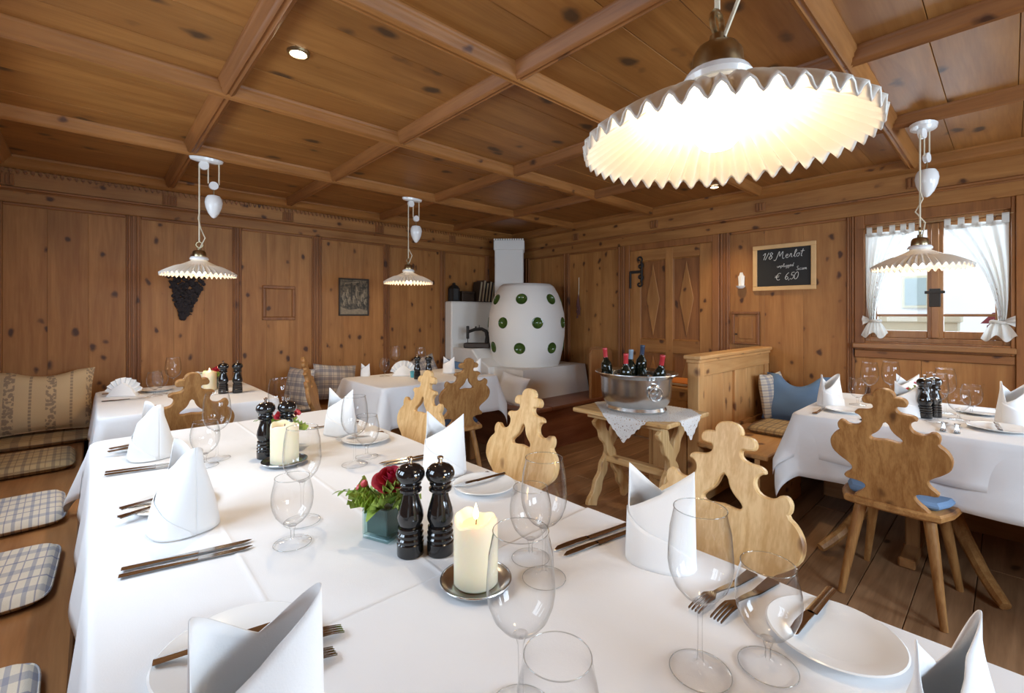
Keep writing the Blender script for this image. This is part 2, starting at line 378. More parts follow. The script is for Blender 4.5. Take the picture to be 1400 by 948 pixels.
# --- wall helpers: (s along the wall, z, d out into the room)
def WLm(s0, s1, z0, z1, d0, d1): return (XL + d0, XL + d1, s0, s1, z0, z1)
def WRm(s0, s1, z0, z1, d0, d1): return (s0, s1, YR - d1, YR - d0, z0, z1)
def panelled(wall, fn, posts, zb, zt, mat, trim, along, skip=()):
    for k in range(len(posts) - 1):
        if k in skip: continue
        a, b_ = posts[k][1], posts[k + 1][0]
        n = 3 if b_ - a > .55 else 2
        for q in range(n):
            s0 = a + (b_ - a) * q / n; s1 = a + (b_ - a) * (q + 1) / n
            obj('board', B().box(*fn(s0 + .0003, s1 - .0003, zb, zt, 0, .012 + random.uniform(0, .001)), .0008), mat['Z'], wall, smooth=0)
        obj('panel_moulding', B().box(*fn(a, b_, zt - .022, zt, .0, .026), .004), trim[along], wall, smooth=0)
    for k, (a, b_) in enumerate(posts):
        w = (b_ - a)
        p = B().box(*fn(a, b_, zb, zt, 0, .022), .003)
        p.box(*fn(a + w * .12, a + w * .30, zb, zt, .02, .034), .004); p.box(*fn(b_ - w * .30, b_ - w * .12, zb, zt, .02, .034), .004)
        p.box(*fn(a + w * .40, b_ - w * .40, zb, zt, .02, .028), .003)
        obj('pilaster', p, trim['Z'], wall, smooth=0)

# --- left wall
wl = struct(obj('wall_left', B().box(XL - .12, XL, YF - .1, YR + .1, 0, ZC), WALL['Z']), 'pine panelled wall on the left')
PL = [(-.52, -.44), (.195, .285), (.905, .975), (1.575, 1.665), (2.325, 2.395), (3.05, 3.12), (3.74, 3.80), (4.17, 4.25)]
panelled(wl, WLm, PL, .46, 2.045, WALL, TRIM, 'Y')
obj('skirting', B().box(*WLm(YF, YR, 0, .46, 0, .02)), TRIM['Y'], wl, smooth=0)
obj('architrave', B().box(*WLm(YF, YR, 2.045, 2.125, 0, .030), .004), WALL['Y'], wl, smooth=0)
obj('cornice_moulding', B().prism([(0, 0), (.034, 0), (.040, .010), (.052, .014), (.056, .026), (.044, .032), (0, .032)], 0, 1, M=lambda a, z, t: (XL + a, YF + t * (YR - YF), 2.118 + z)), TRIM['Y'], wl, smooth=0)
obj('frieze_board', B().box(*WLm(YF, YR, 2.15, 2.275, 0, .036), .003), WALL['Y'], wl, smooth=0)
for yy in (-.43, .463, 1.35, 2.266, 3.21):
    b = B().box(*WLm(yy - .045, yy + .045, 2.155, 2.235, .036, .048), .003)
    for q in range(4): b.box(*WLm(yy - .036 + q * .020, yy - .024 + q * .020, 2.162, 2.228, .048, .056), .003)
    obj('triglyph_block', b, TRIM['Z'], wl, smooth=0)
b = B(); yy = YF
while yy < YR:
    b.box(*WLm(yy, yy + .018, 2.248, 2.268, .036, .050)); b.box(*WLm(yy + .005, yy + .013, 2.238, 2.248, .036, .046)); yy += .036
b.box(*WLm(YF, YR, 2.268, 2.275, .036, .056))
d_ = obj('dentil_strip', b, TRIM['Y'], wl, smooth=0); d_['kind'] = 'stuff'
# small framed field on the left wall
b = B()
for a in ((1.14, 1.42, 1.52, 1.55), (1.14, 1.42, 1.23, 1.26), (1.14, 1.168, 1.26, 1.52), (1.392, 1.42, 1.26, 1.52)): b.box(*WLm(a[0], a[1], a[2], a[3], .012, .028), .004)
o = obj('wall_hatch', b, TRIM['Z'], None, smooth=0); tag(o, 'small square framed wooden hatch set in the left wall panel', 'hatch')
obj('hatch_panel', B().box(*WLm(1.168, 1.392, 1.26, 1.52, .012, .018), .004), WALL['Z'], o, smooth=0)

# --- back wall on the right, with window opening
wx0, wx1, wz0, wz1 = -0.735, 0.0, 1.085, 1.945
b = B().box(XL - .1, wx0, YR, YR + .12, 0, ZC).box(wx1, XE + .1, YR, YR + .12, 0, ZC).box(wx0, wx1, YR, YR + .12, 0, wz0).box(wx0, wx1, YR, YR + .12, wz1, ZC)
wr = struct(obj('wall_right', b, WALL['Z'], smooth=0), 'pine panelled wall on the right with door and window')
PR = [(-4.34, -4.26), (-3.68, -3.58), (-2.90, -2.80)]
panelled(wr, WRm, PR, .46, 2.02, WALL, TRIM, 'X')
panelled(wr, WRm, [(-1.80, -1.71), (-.845, -.795)], .46, 2.02, WALL, TRIM, 'X')
obj('skirting', B().box(*WRm(XL, -2.80, 0, .46, 0, .02)), TRIM['X'], wr, smooth=0)
obj('skirting', B().box(*WRm(-1.8, XE, 0, .46, 0, .02)), TRIM['X'], wr, smooth=0)
obj('architrave', B().box(*WRm(XL, XE, 2.02, 2.115, 0, .030), .004), WALL['X'], wr, smooth=0)
obj('cornice_moulding', B().prism([(0, 0), (.034, 0), (.040, .010), (.052, .014), (.056, .026), (.044, .032), (0, .032)], 0, 1, M=lambda a, z, t: (XL + t * (XE - XL), YR - a, 2.108 + z)), TRIM['X'], wr, smooth=0)
obj('frieze_board', B().box(*WRm(XL, XE, 2.14, 2.275, 0, .036), .003), WALL['X'], wr, smooth=0)
for xx in (-3.471, -2.45, -1.446, -.456, .55):
    b = B().box(*WRm(xx - .04, xx + .04, 2.16, 2.24, .036, .046), .003)
    for q in range(3): b.box(*WRm(xx - .032 + q * .024, xx - .016 + q * .024, 2.168, 2.232, .046, .054), .003)
    obj('triglyph_block', b, TRIM['Z'], wr, smooth=0)
# panels around the window
obj('rail', B().box(*WRm(-.794, .02, .965, 1.02, 0, .030), .004), TRIM['X'], wr, smooth=0)
for s0, s1 in ((-.795, -.42), (-.42, .02), (.08, .5), (.5, .9)):
    obj('board', B().box(*WRm(s0 + .001, s1 - .001, .46, .965, 0, .012), .0015), WALL['Z'], wr, smooth=0)
obj('pilaster', B().box(*WRm(.021, .08, .46, 2.019, 0, .036), .004), TRIM['Z'], wr, smooth=0)
for s0, s1 in ((.08, .5), (.5, .9), (.9, 1.4), (1.4, 1.95)):
    obj('board', B().box(*WRm(s0 + .001, s1 - .001, 1.02 if s1 < 1 else .46, 2.02, 0, .012), .0015), WALL['Z'], wr, smooth=0)

# window
wi = struct(thing('window_1', 'small two-leaf wooden window with glazing bars', 'window'))
del wi['category']
b = B()
for a in ((-.795, wx0, 1.02, 2.02), (wx1, .02, 1.02, 2.02), (wx0, wx1, wz1, 2.02), (wx0, wx1, 1.02, wz0)): b.box(*WRm(*a, 0, .030), .004)
obj('window_casing', b, TRIM['Z'], wi, smooth=0)
obj('window_sill', B().box(*WRm(-.80, .025, 1.035, 1.072, 0, .075), .006), BENCH['X'], wi, smooth=0)
fy = YR + .055
def wbox(x0, x1, z0, z1, y0, y1, ch=.003): return B().box(x0, x1, y0, y1, z0, z1, ch)
b = wbox(wx0, wx0 + .03, wz0, wz1, YR + .002, YR + .10); b.box(wx1 - .03, wx1, YR + .002, YR + .10, wz0, wz1, .003); b.box(wx0 + .03, wx1 - .03, YR + .002, YR + .10, wz1 - .03, wz1, .003); b.box(wx0 + .03, wx1 - .03, YR + .002, YR + .10, wz0, wz0 + .03, .003); b.box(-.370, -.334, YR + .070, YR + .098, wz0 + .03, wz1 - .03, .003)
obj('window_frame', b, BENCH['Z'], wi, smooth=0)
mx = -.352
obj('astragal', wbox(mx - .020, mx + .020, wz0 + .034, wz1 - .034, YR + .012, YR + .029, .004), BENCH['Z'], wi, smooth=0)
for x0, x1 in ((wx0 + .03, mx - .004), (mx + .004, wx1 - .03)):
    b = B()
    for a in ((x0, x0 + .038, wz0 + .03, wz1 - .03), (x1 - .038, x1, wz0 + .03, wz1 - .03), (x0 + .038, x1 - .038, wz1 - .07, wz1 - .03), (x0 + .038, x1 - .038, wz0 + .03, wz0 + .082)):
        b.box(a[0], a[1], YR + .03, YR + .07, a[2], a[3], .004)
    s_ = obj('sash', b, BENCH['Z'], wi, smooth=0)
    obj('glazing_bar', wbox(x0 + .038, x1 - .038, 1.268, 1.286, YR + .035, YR + .062, .002), BENCH['X'], s_, smooth=0)
    for z0, z1 in ((wz0 + .082, 1.268), (1.286, wz1 - .07)):
        obj('pane', wbox(x0 + .036, x1 - .036, z0 - .002, z1 + .002, YR + .046, YR + .049, 0), PANE, s_, smooth=0)
obj('window_latch', wbox(mx - .030, mx + .030, 1.335, 1.46, YR + .000, YR + .011, .004).box(mx - .052, mx + .052, YR - .006, YR - .001, 1.425, 1.445, .002), IRON, wi, smooth=0)

# front wall behind the near bench and end wall, both with windows
def holed(name, fn, s0, s1, holes, mat, label):
    b = B(); cur = s0
    for h0, h1, z0, z1 in holes:
        b.box(*fn(cur, h0, 0, ZC)); b.box(*fn(h0, h1, 0, z0)); b.box(*fn(h0, h1, z1, ZC)); cur = h1
    b.box(*fn(cur, s1, 0, ZC)); w = struct(obj(name, b, mat, smooth=0), label)
    for h0, h1, z0, z1 in holes:
        f = B()
        for a in ((h0, h0 + .05, z0, z1), (h1 - .05, h1, z0, z1), (h0, h1, z0, z0 + .05), (h0, h1, z1 - .05, z1), ((h0 + h1) / 2 - .03, (h0 + h1) / 2 + .03, z0, z1)): f.box(*fn(*a), .003)
        obj('window_frame', f, BENCH['Z'], w, smooth=0)
    return w
wf = holed('wall_front', lambda a, c, z0, z1: (a, c, YF - .10, YF, z0, z1), XL, XE, [(-3.2, -2.3, 1.1, 1.94), (-1.8, -.9, 1.1, 1.94)], WALL['Z'], 'pine wall behind the near bench')
we = holed('wall_end', lambda a, c, z0, z1: (XE, XE + .10, a, c, z0, z1), YF, YR, [(.55, 1.65, 1.1, 1.96), (2.35, 3.45, 1.1, 1.96)], WALL['Z'], 'pine wall at the far right end')

# door in the right wall
dr = struct(thing('door_1', 'pine door with two raised lozenge panels', 'door')); del dr['category']
obj('door_frame', B().box(*WRm(-2.80, -2.745, 0, 2.02, 0, .034), .004).box(*WRm(-1.865, -1.80, 0, 2.02, 0, .034), .004).box(*WRm(-2.745, -1.865, 1.955, 2.02, 0, .034), .004), TRIM['Z'], dr, smooth=0)
for s0, s1 in ((-2.745, -2.62), (-2.335, -2.255), (-1.985, -1.865)): obj('stile', B().box(*WRm(s0, s1, 0.02, 1.955, 0, .024), .004), WALL['Z'], dr, smooth=0)
for z0, z1 in ((.02, .22), (.90, 1.03), (1.84, 1.955)): obj('rail', B().box(*WRm(-2.62, -1.985, z0, z1, 0, .023), .004), WALL['X'], dr, smooth=0)
for s0, s1 in ((-2.62, -2.335), (-2.255, -1.985)):
    for z0, z1 in ((1.03, 1.84), (.22, .90)):
        obj('door_panel', B().box(*WRm(s0, s1, z0, z1, 0, .008)), TRIM['Z'], dr, smooth=0)
        m = .010
        for a in ((s0, s0 + m, z0, z1), (s1 - m, s1, z0, z1), (s0, s1, z0, z0 + m), (s0, s1, z1 - m, z1)):
            obj('panel_moulding', B().box(*WRm(*a, .008, .018), .003), BEAM['Z'], dr, smooth=0)
        cx, cz, hx, hz = (s0 + s1) / 2, (z0 + z1) / 2, .075, (z1 - z0) * .46
        pts = [(cx, cz - hz), (cx + hx, cz), (cx, cz + hz), (cx - hx, cz)]
        obj('lozenge', B().prism(pts, .008, .020, bev=.006, M=lambda a, z, t: (a, YR - t, z)), WALL['Z'], dr, smooth=0)
def spiral(cx, cz, r, a0, turns, n=16): return [(cx + r * (1 - .75 * k / n) * cos(a0 + turns * 2 * PI * k / n), YR - .032, cz + r * (1 - .75 * k / n) * sin(a0 + turns * 2 * PI * k / n)) for k in range(n + 1)]
hg = tag(obj('strap_hinge', B().tube(spiral(-2.625, 1.86, .036, -1.2, 1.0), .008, 6).tube(spiral(-2.615, 1.79, .036, 1.2, -1.0), .008, 6).tube(spiral(-2.615, 1.67, .036, -1.2, 1.0), .008, 6).tube(spiral(-2.625, 1.60, .036, 1.2, -1.0), .008, 6)
     .tube([(-2.60, YR - .032, 1.83), (-2.595, YR - .032, 1.73), (-2.60, YR - .032, 1.63)], .010, 6).box(-2.74, -2.59, YR - .038, YR - .024, 1.715, 1.745, .003).box(-2.745, -2.725, YR - .040, YR - .024, 1.56, 1.74, .003), IRON), 'black wrought iron scroll hinge on the door', 'hinge')
# little cupboard in the right wall
cb = thing('wall_cupboard', 'tiny pine cupboard door in the wall under the white holder', 'cupboard', (-1.575, YR, 1.02))
f = B()
for a in ((-.115, .115, .265, .29), (-.115, -.09, 0, .265), (.09, .115, 0, .265), (-.09, .09, -.0, .02)): f.box(a[0], a[1], -.034, -.011, a[2], a[3], .004)
obj('frame', f, TRIM['Z'], cb, smooth=0)
dd = obj('door', B().box(-.09, .09, -.026, -.011, .02, .265, .003).box(-.06, .06, -.030, -.024, .05, .235, .004), WALL['Z'], cb, smooth=0)
obj('knob', B().tube([(-.075, -.024, .09), (-.075, -.040, .09)], .007, 8), IRON, dd)

# ------------------------------------------------------------------ outside the window
gr = struct(obj('ground_outside', B().box(-14, 10, YR + .6, 16, -.6, -.5), GROUND, smooth=0), 'grey paving outside')
ho = thing('neighbour_house', 'white rendered house seen through the window', 'building', (0, 9.0, 0))
obj('wall', B().box(-9, 6, 0, .3, -.5, 6.5), HOUSEW, ho, smooth=0)
for cx, cz in ((-.95, 1.62), (.75, 1.62), (-2.6, 1.62)):
    wv = obj('window', B().box(cx - .16, cx + .16, -.06, 0, cz - .24, cz + .24, .01), PLANTER, ho, smooth=0); obj('pane', B().box(cx - .12, cx + .12, -.07, -.06, cz - .20, cz + .20), plain('far_pane', (.35, .42, .42), .2) if cx == -.95 else bpy.data.materials['far_pane'], wv, smooth=0)
pt = thing('stone_trough', 'beige stone planter trough outside the window', 'planter', (-.78, 6.6, -.5))
obj('body', B().prism([(-.36, 0), (.36, 0), (.42, 1.76), (-.42, 1.76)], -.2, .2, M=lambda a, z, t: (a, t, z)), PLANTER, pt, smooth=0)
obj('rim', B().box(-.44, .44, -.22, .22, 1.70, 1.77, .01), PLANTER, pt, smooth=0)
obj('garland', B().tube([(-.2 + .4 * k / 12, -.21, 1.35 + .12 * cos((k / 12 - .5) * PI)) for k in range(13)], .015, 6), DARKT, pt)
mr = thing('maroon_letterbox', 'maroon painted box outside the right window leaf', 'box', (.05, 6.2, -.5))
obj('body', B().box(-.20, .30, -.15, .15, 1.25, 1.70, .02), MAROON, mr, smooth=0); obj('post', B().box(-.0, .1, -.05, .05, 0, 1.25, .01), IRON, mr, smooth=0)
obj('lid', B().prism([(-.24, 1.70), (.34, 1.70), (.30, 1.80), (-.16, 1.80)], -.18, .18, M=lambda a, z, t: (a, t, z)), MAROON, mr, smooth=0)

# ------------------------------------------------------------------ benches
bn = thing('wall_bench', 'long pine bench along the near wall left of the long table', 'bench', (0, YF, 0))
obj('seat', B().box(-4.56, 1.6, .005, .485, .415, .45, .006), BENCH['X'], bn, smooth=0)
obj('front_board', B().box(-4.1, 1.6, .38, .41, 0, .415), BENCH['X'], bn, smooth=0)
obj('backrest', B().box(-4.52, 1.6, .0, .03, .45, .98, .006), BENCH['X'], bn, smooth=0)
bl = thing('wall_bench', 'pine bench along the left wall behind the two back tables', 'bench', (XL, 0, 0))
obj('seat', B().box(.04, .50, -.015, 3.09, .415, .45, .006), BENCH['Y'], bl, smooth=0)
obj('front_board', B().box(.38, .41, -.015, 3.09, 0, .415), BENCH['Y'], bl, smooth=0)
br = thing('wall_bench', 'pine bench along the right wall under the window', 'bench', (0, YR, 0))
obj('seat', B().box(-1.36, 1.6, -.50, -.035, .415, .45, .006), BENCH['X'], br, smooth=0)
obj('front_board', B().box(-.9, 1.6, -.41, -.38, 0, .415), BENCH['X'], br, smooth=0)

# settle (high-backed partition bench)
st = thing('settle', 'high-backed light pine settle standing out from the right wall', 'settle', (-1.42, 0, 0))
Y0, Y1 = 2.93, 4.215
obj('top_rail', B().box(-.055, .065, Y0 - .03, Y1, .985, 1.012, .006), SETT['Y'], st, smooth=0)
obj('top_moulding', B().box(-.042, .05, Y0 - .015, Y1, .962, .985, .004), SETT['Y'], st, smooth=0)
obj('upper_rail', B().box(-.035, .040, Y0, Y1, .87, .962, .003), SETT['Y'], st, smooth=0)
obj('lower_rail', B().box(-.035, .040, Y0, Y1, .03, .10, .003), SETT['Y'], st, smooth=0)
obj('lower_rail', B().box(-.030, .036, Y0, Y1, .40, .47, .003), SETT['Y'], st, smooth=0)
obj('end_post', B().box(-.036, .042, Y0 - .008, Y0 + .075, 0, .962, .004), SETT['Z'], st, smooth=0)
for yy in (3.52, Y1 - .07): obj('stile', B().box(-.03, .036, yy, yy + .07, .47, .87, .003), SETT['Z'], st, smooth=0)
for a, c, n in ((Y0 + .075, 3.52, 3), (3.59, Y1 - .07, 3)):
    for k in range(n):
        s0 = a + (c - a) * k / n; s1 = a + (c - a) * (k + 1) / n
        obj('board', B().box(-.012, .018, s0 + .001, s1 - .001, .47, .87, .003), SETT['Z'], st, smooth=0)
for k in range(6):
    s0 = Y0 + .075 + (Y1 - Y0 - .075) * k / 6; s1 = Y0 + .075 + (Y1 - Y0 - .075) * (k + 1) / 6
    obj('board', B().box(-.012, .018, s0 + .001, s1 - .001, .10, .40, .003), SETT['Z'], st, smooth=0)
obj('seat', B().box(.040, .46, Y0 - .02, 3.72, .42, .45, .006), SETT['Y'], st, smooth=0)
obj('seat_front', B().box(.38, .41, Y0, 3.72, 0, .42), SETT['Y'], st, smooth=0)
# low cabinet on the far side of the settle with an orange folder
cbn = thing('side_cabinet', 'low pine cabinet with ledge on the left of the settle', 'cabinet', (-1.48, 3.05, 0))
obj('body', B().box(-.34, 0, 0, .45, 0, .74, .004), SETT['Z'], cbn, smooth=0); obj('top', B().box(-.37, .0, -.03, .47, .74, .77, .006), SETT['X'], cbn, smooth=0)
obj('door', B().box(-.30, -.04, -.012, 0, .08, .68, .004), SETT['Z'], cbn, smooth=0)
fo = thing('orange_folder', 'orange folder lying on the cabinet ledge beside the settle', 'folder', (-1.62, 3.2, .77))
obj('cover', B().box(-.13, .09, -.12, .14, 0, .028, .004), ORANGE, fo, smooth=0); obj('pages', B().box(-.12, .085, -.124, .13, .006, .022), PORC, fo, smooth=0)

# ------------------------------------------------------------------ stove
sv = thing('tiled_stove', 'white plastered barrel stove with green glazed cup tiles in the corner', 'stove', (-3.74, 3.66, 0))
obj('plinth', B().prism([(0, 0)] * 0 + [(-.82, -.52), (.49, -.52), (.49, .52), (-.82, .52)], 0, 1, M=lambda a, b_, t: (a if t < .5 or a < 0 else a - .06, b_ + (.05 if (t > .5 and b_ < 0) else 0), .42 + t * .30)), WHITE, sv, smooth=0)
SP = [(.36, .70), (.385, .78), (.41, .90), (.43, 1.05), (.435, 1.17), (.425, 1.30), (.395, 1.42), (.355, 1.52), (.31, 1.60), (.275, 1.625), (.0, 1.64)]
def sprof(z):
    for (r0, z0), (r1, z1) in zip(SP[:-1], SP[1:]):
        if z0 <= z <= z1: return r0 + (r1 - r0) * (z - z0) / (z1 - z0), math.atan2(-(r1 - r0), (z1 - z0))
    return .3, 0
fine = []
for (r0, z0), (r1, z1) in zip(SP[:-1], SP[1:]):
    for q in range(4): fine.append((r0 + (r1 - r0) * q / 4, z0 + (z1 - z0) * q / 4))
fine.append(SP[-1])
barrel = obj('barrel', B().lathe(fine, 96), WHITE, sv)
cutb = B(); cups = []
aim = math.atan2(-3.66, 3.74)
for z, off in ((1.45, -.14), (1.195, .27), (.925, -.18)):
    for k in range(7):
        ph = aim + off + k * 2 * PI / 7; r, sl = sprof(z)
        nrm = Vector((cos(ph) * cos(sl), sin(ph) * cos(sl), sin(sl))); cups.append((Vector((r * cos(ph), r * sin(ph), z)), nrm))
RS = .074; OFF = .044
for p, n in cups:
    cutb.lathe([(max(RS * sin(PI * q / 10), 0 if q in (0, 10) else 0), -RS * cos(PI * q / 10)) for q in range(11)], 20, tuple(p + n * OFF))
cutm = cutb.mesh('cutter', 0); cut = link('cutter', cutm, sv)
md = barrel.modifiers.new('b', 'BOOLEAN'); md.object = cut; md.operation = 'DIFFERENCE'; md.solver = 'EXACT'
bpy.context.view_layer.update()
nm = bpy.data.meshes.new_from_object(barrel.evaluated_get(bpy.context.evaluated_depsgraph_get()))
barrel.modifiers.clear()
if len(nm.polygons) > 500: barrel.data = nm
bpy.data.objects.remove(cut)
AM = math.acos(OFF / RS)
cm = B().lathe([((RS - .006) * sin(AM * q / 14), -(RS - .006) * cos(AM * q / 14)) for q in range(15)] + [((RS - .006) * sin(AM) + .004, -OFF + .004), ((RS - .006) * sin(AM) + .007, -OFF - .002)], 28, cap=False).mesh('cup_tile'); cm.materials.append(GREEN)
for p, n in cups:
    c = link('cup_tile', cm, sv, tuple(p + n * OFF)); c.rotation_euler = n.to_track_quat('Z', 'Y').to_euler(); c.location = tuple(p + n * OFF)
obj('side_block', B().box(-.82, -.68, -.56, .50, .42, 1.44, .012), WHITE, sv, smooth=0)
obj('ledge', B().prism([(-.68, .42), (.02, .42), (-.02, .72), (-.20, .80), (-.32, .90), (-.68, .90)], -.545, -.05, bev=.012, M=lambda a, z, t: (a, t, z)), WHITE, sv, smooth=0)
fu = B().box(-.178, .178, -.14, .14, .9, 2.10, .012).box(-.190, .190, -.152, .152, 2.08, 2.205, .010)
for k in range(13): fu.box(-.188 + k * .029, -.188 + k * .029 + .020, -.152, -.135, 2.205, 2.222)
obj('flue', fu, WHITE, sv, (-.56, .245, 0), (0, 0, R(45)), smooth=0)
obj('foot', B().box(-.8, .46, -.48, .52, 0, .42), WHITE, sv, smooth=0)
sb = thing('stove_bench', 'dark reddish wooden bench wrapped around the white stove', 'bench', (-3.74, 3.66, 0))
obj('seat', B().box(-.36, .86, -.86, -.50, .385, .42, .008), DARKB['X'], sb, smooth=0); obj('seat', B().box(.47, .86, -.50, .54, .385, .42, .008), DARKB['Y'], sb, smooth=0)
obj('front_board', B().box(.76, .79, -.80, .54, 0, .385), DARKB['Y'], sb, smooth=0); obj('front_board', B().box(-.36, .76, -.80, -.77, 0, .385), DARKB['X'], sb, smooth=0)
def slab(x0, w, h): return B().prism([(x0, .42), (x0 + w, .42), (x0 + w, h - .05), (x0 + w - .02, h - .01), (x0 + w - .06, h), (x0 + .06, h), (x0 + .02, h - .01), (x0, h - .05)], .0, .03, M=lambda a, z, t: (a, .50 + t, z))
obj('backrest', slab(.50, .26, .92), BENCH['Z'], sb, smooth=0)
obj('backrest', B().prism([(.04, .42), (.40, .42), (.40, .88), (.36, .92), (.08, .92), (.04, .88)], 0, .03, M=lambda a, z, t: (.80 + t, .08 + a, z)), BENCH['Z'], sb, smooth=0)
# things on the stove
sm = thing('sewing_machine', 'black antique sewing machine on the stove ledge', 'sewing machine', (-4.16, 3.28, .902), R(40))
obj('base', B().box(-.15, .15, -.07, .07, 0, .055, .008), DARKT, sm, smooth=0)
obj('arm', B().tube([(.11, 0, .055), (.115, 0, .13), (.10, 0, .19), (.05, 0, .215), (-.03, 0, .21), (-.10, 0, .185), (-.115, 0, .17)], [.028, .024, .022, .020, .019, .018, .018], 10), IRON, sm)
obj('needle_head', B().box(-.13, -.10, -.018, .018, .10, .25, .006).tube([(-.115, 0, .10), (-.115, 0, .058)], .004, 6), IRON, sm, smooth=0)
obj('hand_wheel', B().tube([(.155, .05 * cos(2 * PI * k / 16), .17 + .05 * sin(2 * PI * k / 16)) for k in range(16)], .008, 6, True).tube([(.11, 0, .17), (.165, 0, .17)], .012, 8), IRON, sm)
obj('spool_pin', B().tube([(.02, 0, .215), (.02, 0, .26)], .004, 6), IRON, sm); obj('thread_spool', B().tube([(-.02, 0, .222), (-.02, 0, .245)], .010, 8), IRON, sm)
ln = thing('lantern', 'dark metal lantern on top of the white stove block', 'lantern', (-4.50, 3.19, 1.441))
obj('base', B().box(-.05, .05, -.05, .05, 0, .015, .003), IRON, ln, smooth=0)
for sx in (-1, 1):
    for sy in (-1, 1): obj('corner_bar', B().box(sx * .045 - .005, sx * .045 + .005, sy * .045 - .005, sy * .045 + .005, .015, .15), IRON, ln, smooth=0)
obj('roof', B().lathe([(.072, .15), (.05, .18), (.02, .20), (.018, .22), (0, .225)], 4), IRON, ln, rot=(0, 0, R(45)), smooth=0); obj('core', B().box(-.038, .038, -.038, .038, .015, .15), plain('smoky_glass', (.05, .055, .06), .15), ln, smooth=0)
lt = thing('wooden_casket', 'low dark wooden casket beside the lantern on the stove', 'box', (-4.495, 3.36, 1.441))
obj('body', B().box(-.06, .06, -.09, .09, 0, .10, .004), DARKT, lt, smooth=0); obj('lid', B().box(-.065, .065, -.095, .095, .10, .125, .006), DARKT, lt, smooth=0)
for k in range(5):
    o = thing('old_book', ('black', 'brown spined', 'grey edged', 'dark leather', 'tall black')[k] + ' old book leaning in the row on the stove block' , 'book', (-4.475, 3.50 + k * .05, 1.441), (R(-9), 0, 0), 'old books on the stove')
    h = (.25, .27, .24, .26, .25)[k]
    obj('cover', B().box(-.075, .075, -.017, .017, 0, h, .003), (DARKT, plain('brown_leather', (.10, .05, .03), .6), SLATE, DARKT, IRON)[k], o, smooth=0)
    obj('pages', B().box(-.070, .076, -.012, .012, .006, h - .006), plain('page_edge%d' % k, (.35, .28, .18), .9), o, smooth=0)

# ------------------------------------------------------------------ chairs
HEAD = [(0, 0), (30, 5), (50, 22), (58, 44), (55, 56), (80, 54), (106, 64), (117, 90), (108, 114), (84, 117), (64, 116), (57, 134), (66, 156), (92, 168), (132, 170), (155, 184), (158, 202), (140, 206), (124, 224), (121, 254), (138, 284), (172, 296), (202, 288), (216, 270), (240, 267), (258, 290), (258, 326), (246, 346), (282, 376), (306, 424), (308, 470), (296, 514)]
OUT = [(x * .00067, -z * .00062) for x, z in HEAD] + [(.172, -.345), (.142, -.366), (.128, -.384), (.134, -.405), (.152, -.420), (.164, -.433), (.154, -.446), (.120, -.447), (.090, -.453), (.083, -.468), (.095, -.490), (.125, -.515), (.140, -.545)]
def smooth2(p):
    q = [p[0]]
    for a, c in zip(p[:-1], p[1:]): q += [(.75 * a[0] + .25 * c[0], .75 * a[1] + .25 * c[1]), (.25 * a[0] + .75 * c[0], .25 * a[1] + .75 * c[1])]
    return q + [p[-1]]
half = smooth2(OUT)
outl = half + [(-x, z) for x, z in reversed(half[1:])]
HOLE = smooth2([(0, -.148), (.010, -.156), (.016, -.178), (.030, -.198), (.050, -.214), (.056, -.226), (.046, -.235), (0, -.229)])
hole = HOLE + [(-x, z) for x, z in reversed(HOLE[1:-1])]
TILT = R(13)
def back_map(a, z, t):      # t = thickness direction; back of the chair at -Y
    L = z + .545
    return (a, -.185 - L * sin(TILT) + t * cos(TILT), .44 + L * cos(TILT) + t * sin(TILT))
BACKM = {}
SEATO = [(-.165, -.21), (-.10, -.225), (.10, -.225), (.165, -.21), (.195, -.12), (.215, .08), (.205, .165), (.17, .195), (-.17, .195), (-.205, .165), (-.215, .08), (-.195, -.12)]
def make_chair(name, label, loc, rz, M, cushion=None, group='carved plank-back chairs'):
    t = thing(name, label, 'chair', loc, rz, group)
    if M['Z'].name not in BACKM:
        BACKM[M['Z'].name] = (B().prism(outl, -.013, .013, [hole], bev=.004, M=back_map).mesh('backrest', 30), B().prism(SEATO, .425, .458, bev=.008).mesh('seat', 30),
            {(sx, sy): B().tube([(sx * .115, sy * .125, .43), (sx * .135, sy * .155, .30), (sx * .175, sy * .215, 0.0)], [.024, .022, .014], 8).mesh('leg', 50) for sx in (-1, 1) for sy in (-1, 1)},
            B().box(-.15, .15, .08, .14, .402, .425, .004).box(-.15, .15, -.14, -.08, .402, .425, .004).mesh('batten', 0))
    bk, se, lg, bt = BACKM[M['Z'].name]
    obj('backrest', bk, M['Z'], t); obj('seat', se, M['Y'], t)
    for q in lg.values(): obj('leg', q, M['Z'], t)
    obj('batten', bt, M['X'], t)
    if cushion:
        cu = B().prism([(x * .93, y * .88 + .02) for x, y in SEATO], .460, .492, bev=.012)
        obj('seat_cushion', cu, cushion, t)
    return t
# chairs on the far side of the long table (they face the table, -Y): their own back is at -Y so turn by 180 degrees
make_chair('dining_chair', 'light carved chair nearest the camera on the far side of the long table', (-.55, 1.06, 0), PI, CHAIR)
make_chair('dining_chair', 'light carved chair behind the black mills, left of the ice bucket stand', (-1.36, 1.05, 0), PI, CHAIR)
make_chair('dining_chair', 'light carved chair partly behind the tall napkin at the far end of the long table', (-2.17, 1.08, 0), R(184), CHAIR)
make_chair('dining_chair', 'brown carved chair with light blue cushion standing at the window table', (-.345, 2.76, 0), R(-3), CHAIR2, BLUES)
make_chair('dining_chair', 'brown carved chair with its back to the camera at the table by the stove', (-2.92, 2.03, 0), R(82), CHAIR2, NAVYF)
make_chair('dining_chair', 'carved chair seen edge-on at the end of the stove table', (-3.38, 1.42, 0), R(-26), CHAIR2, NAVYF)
make_chair('dining_chair', 'tan carved chair at the head of the left-hand table by the wall', (-3.27, .40, 0), R(90), CHAIR2)

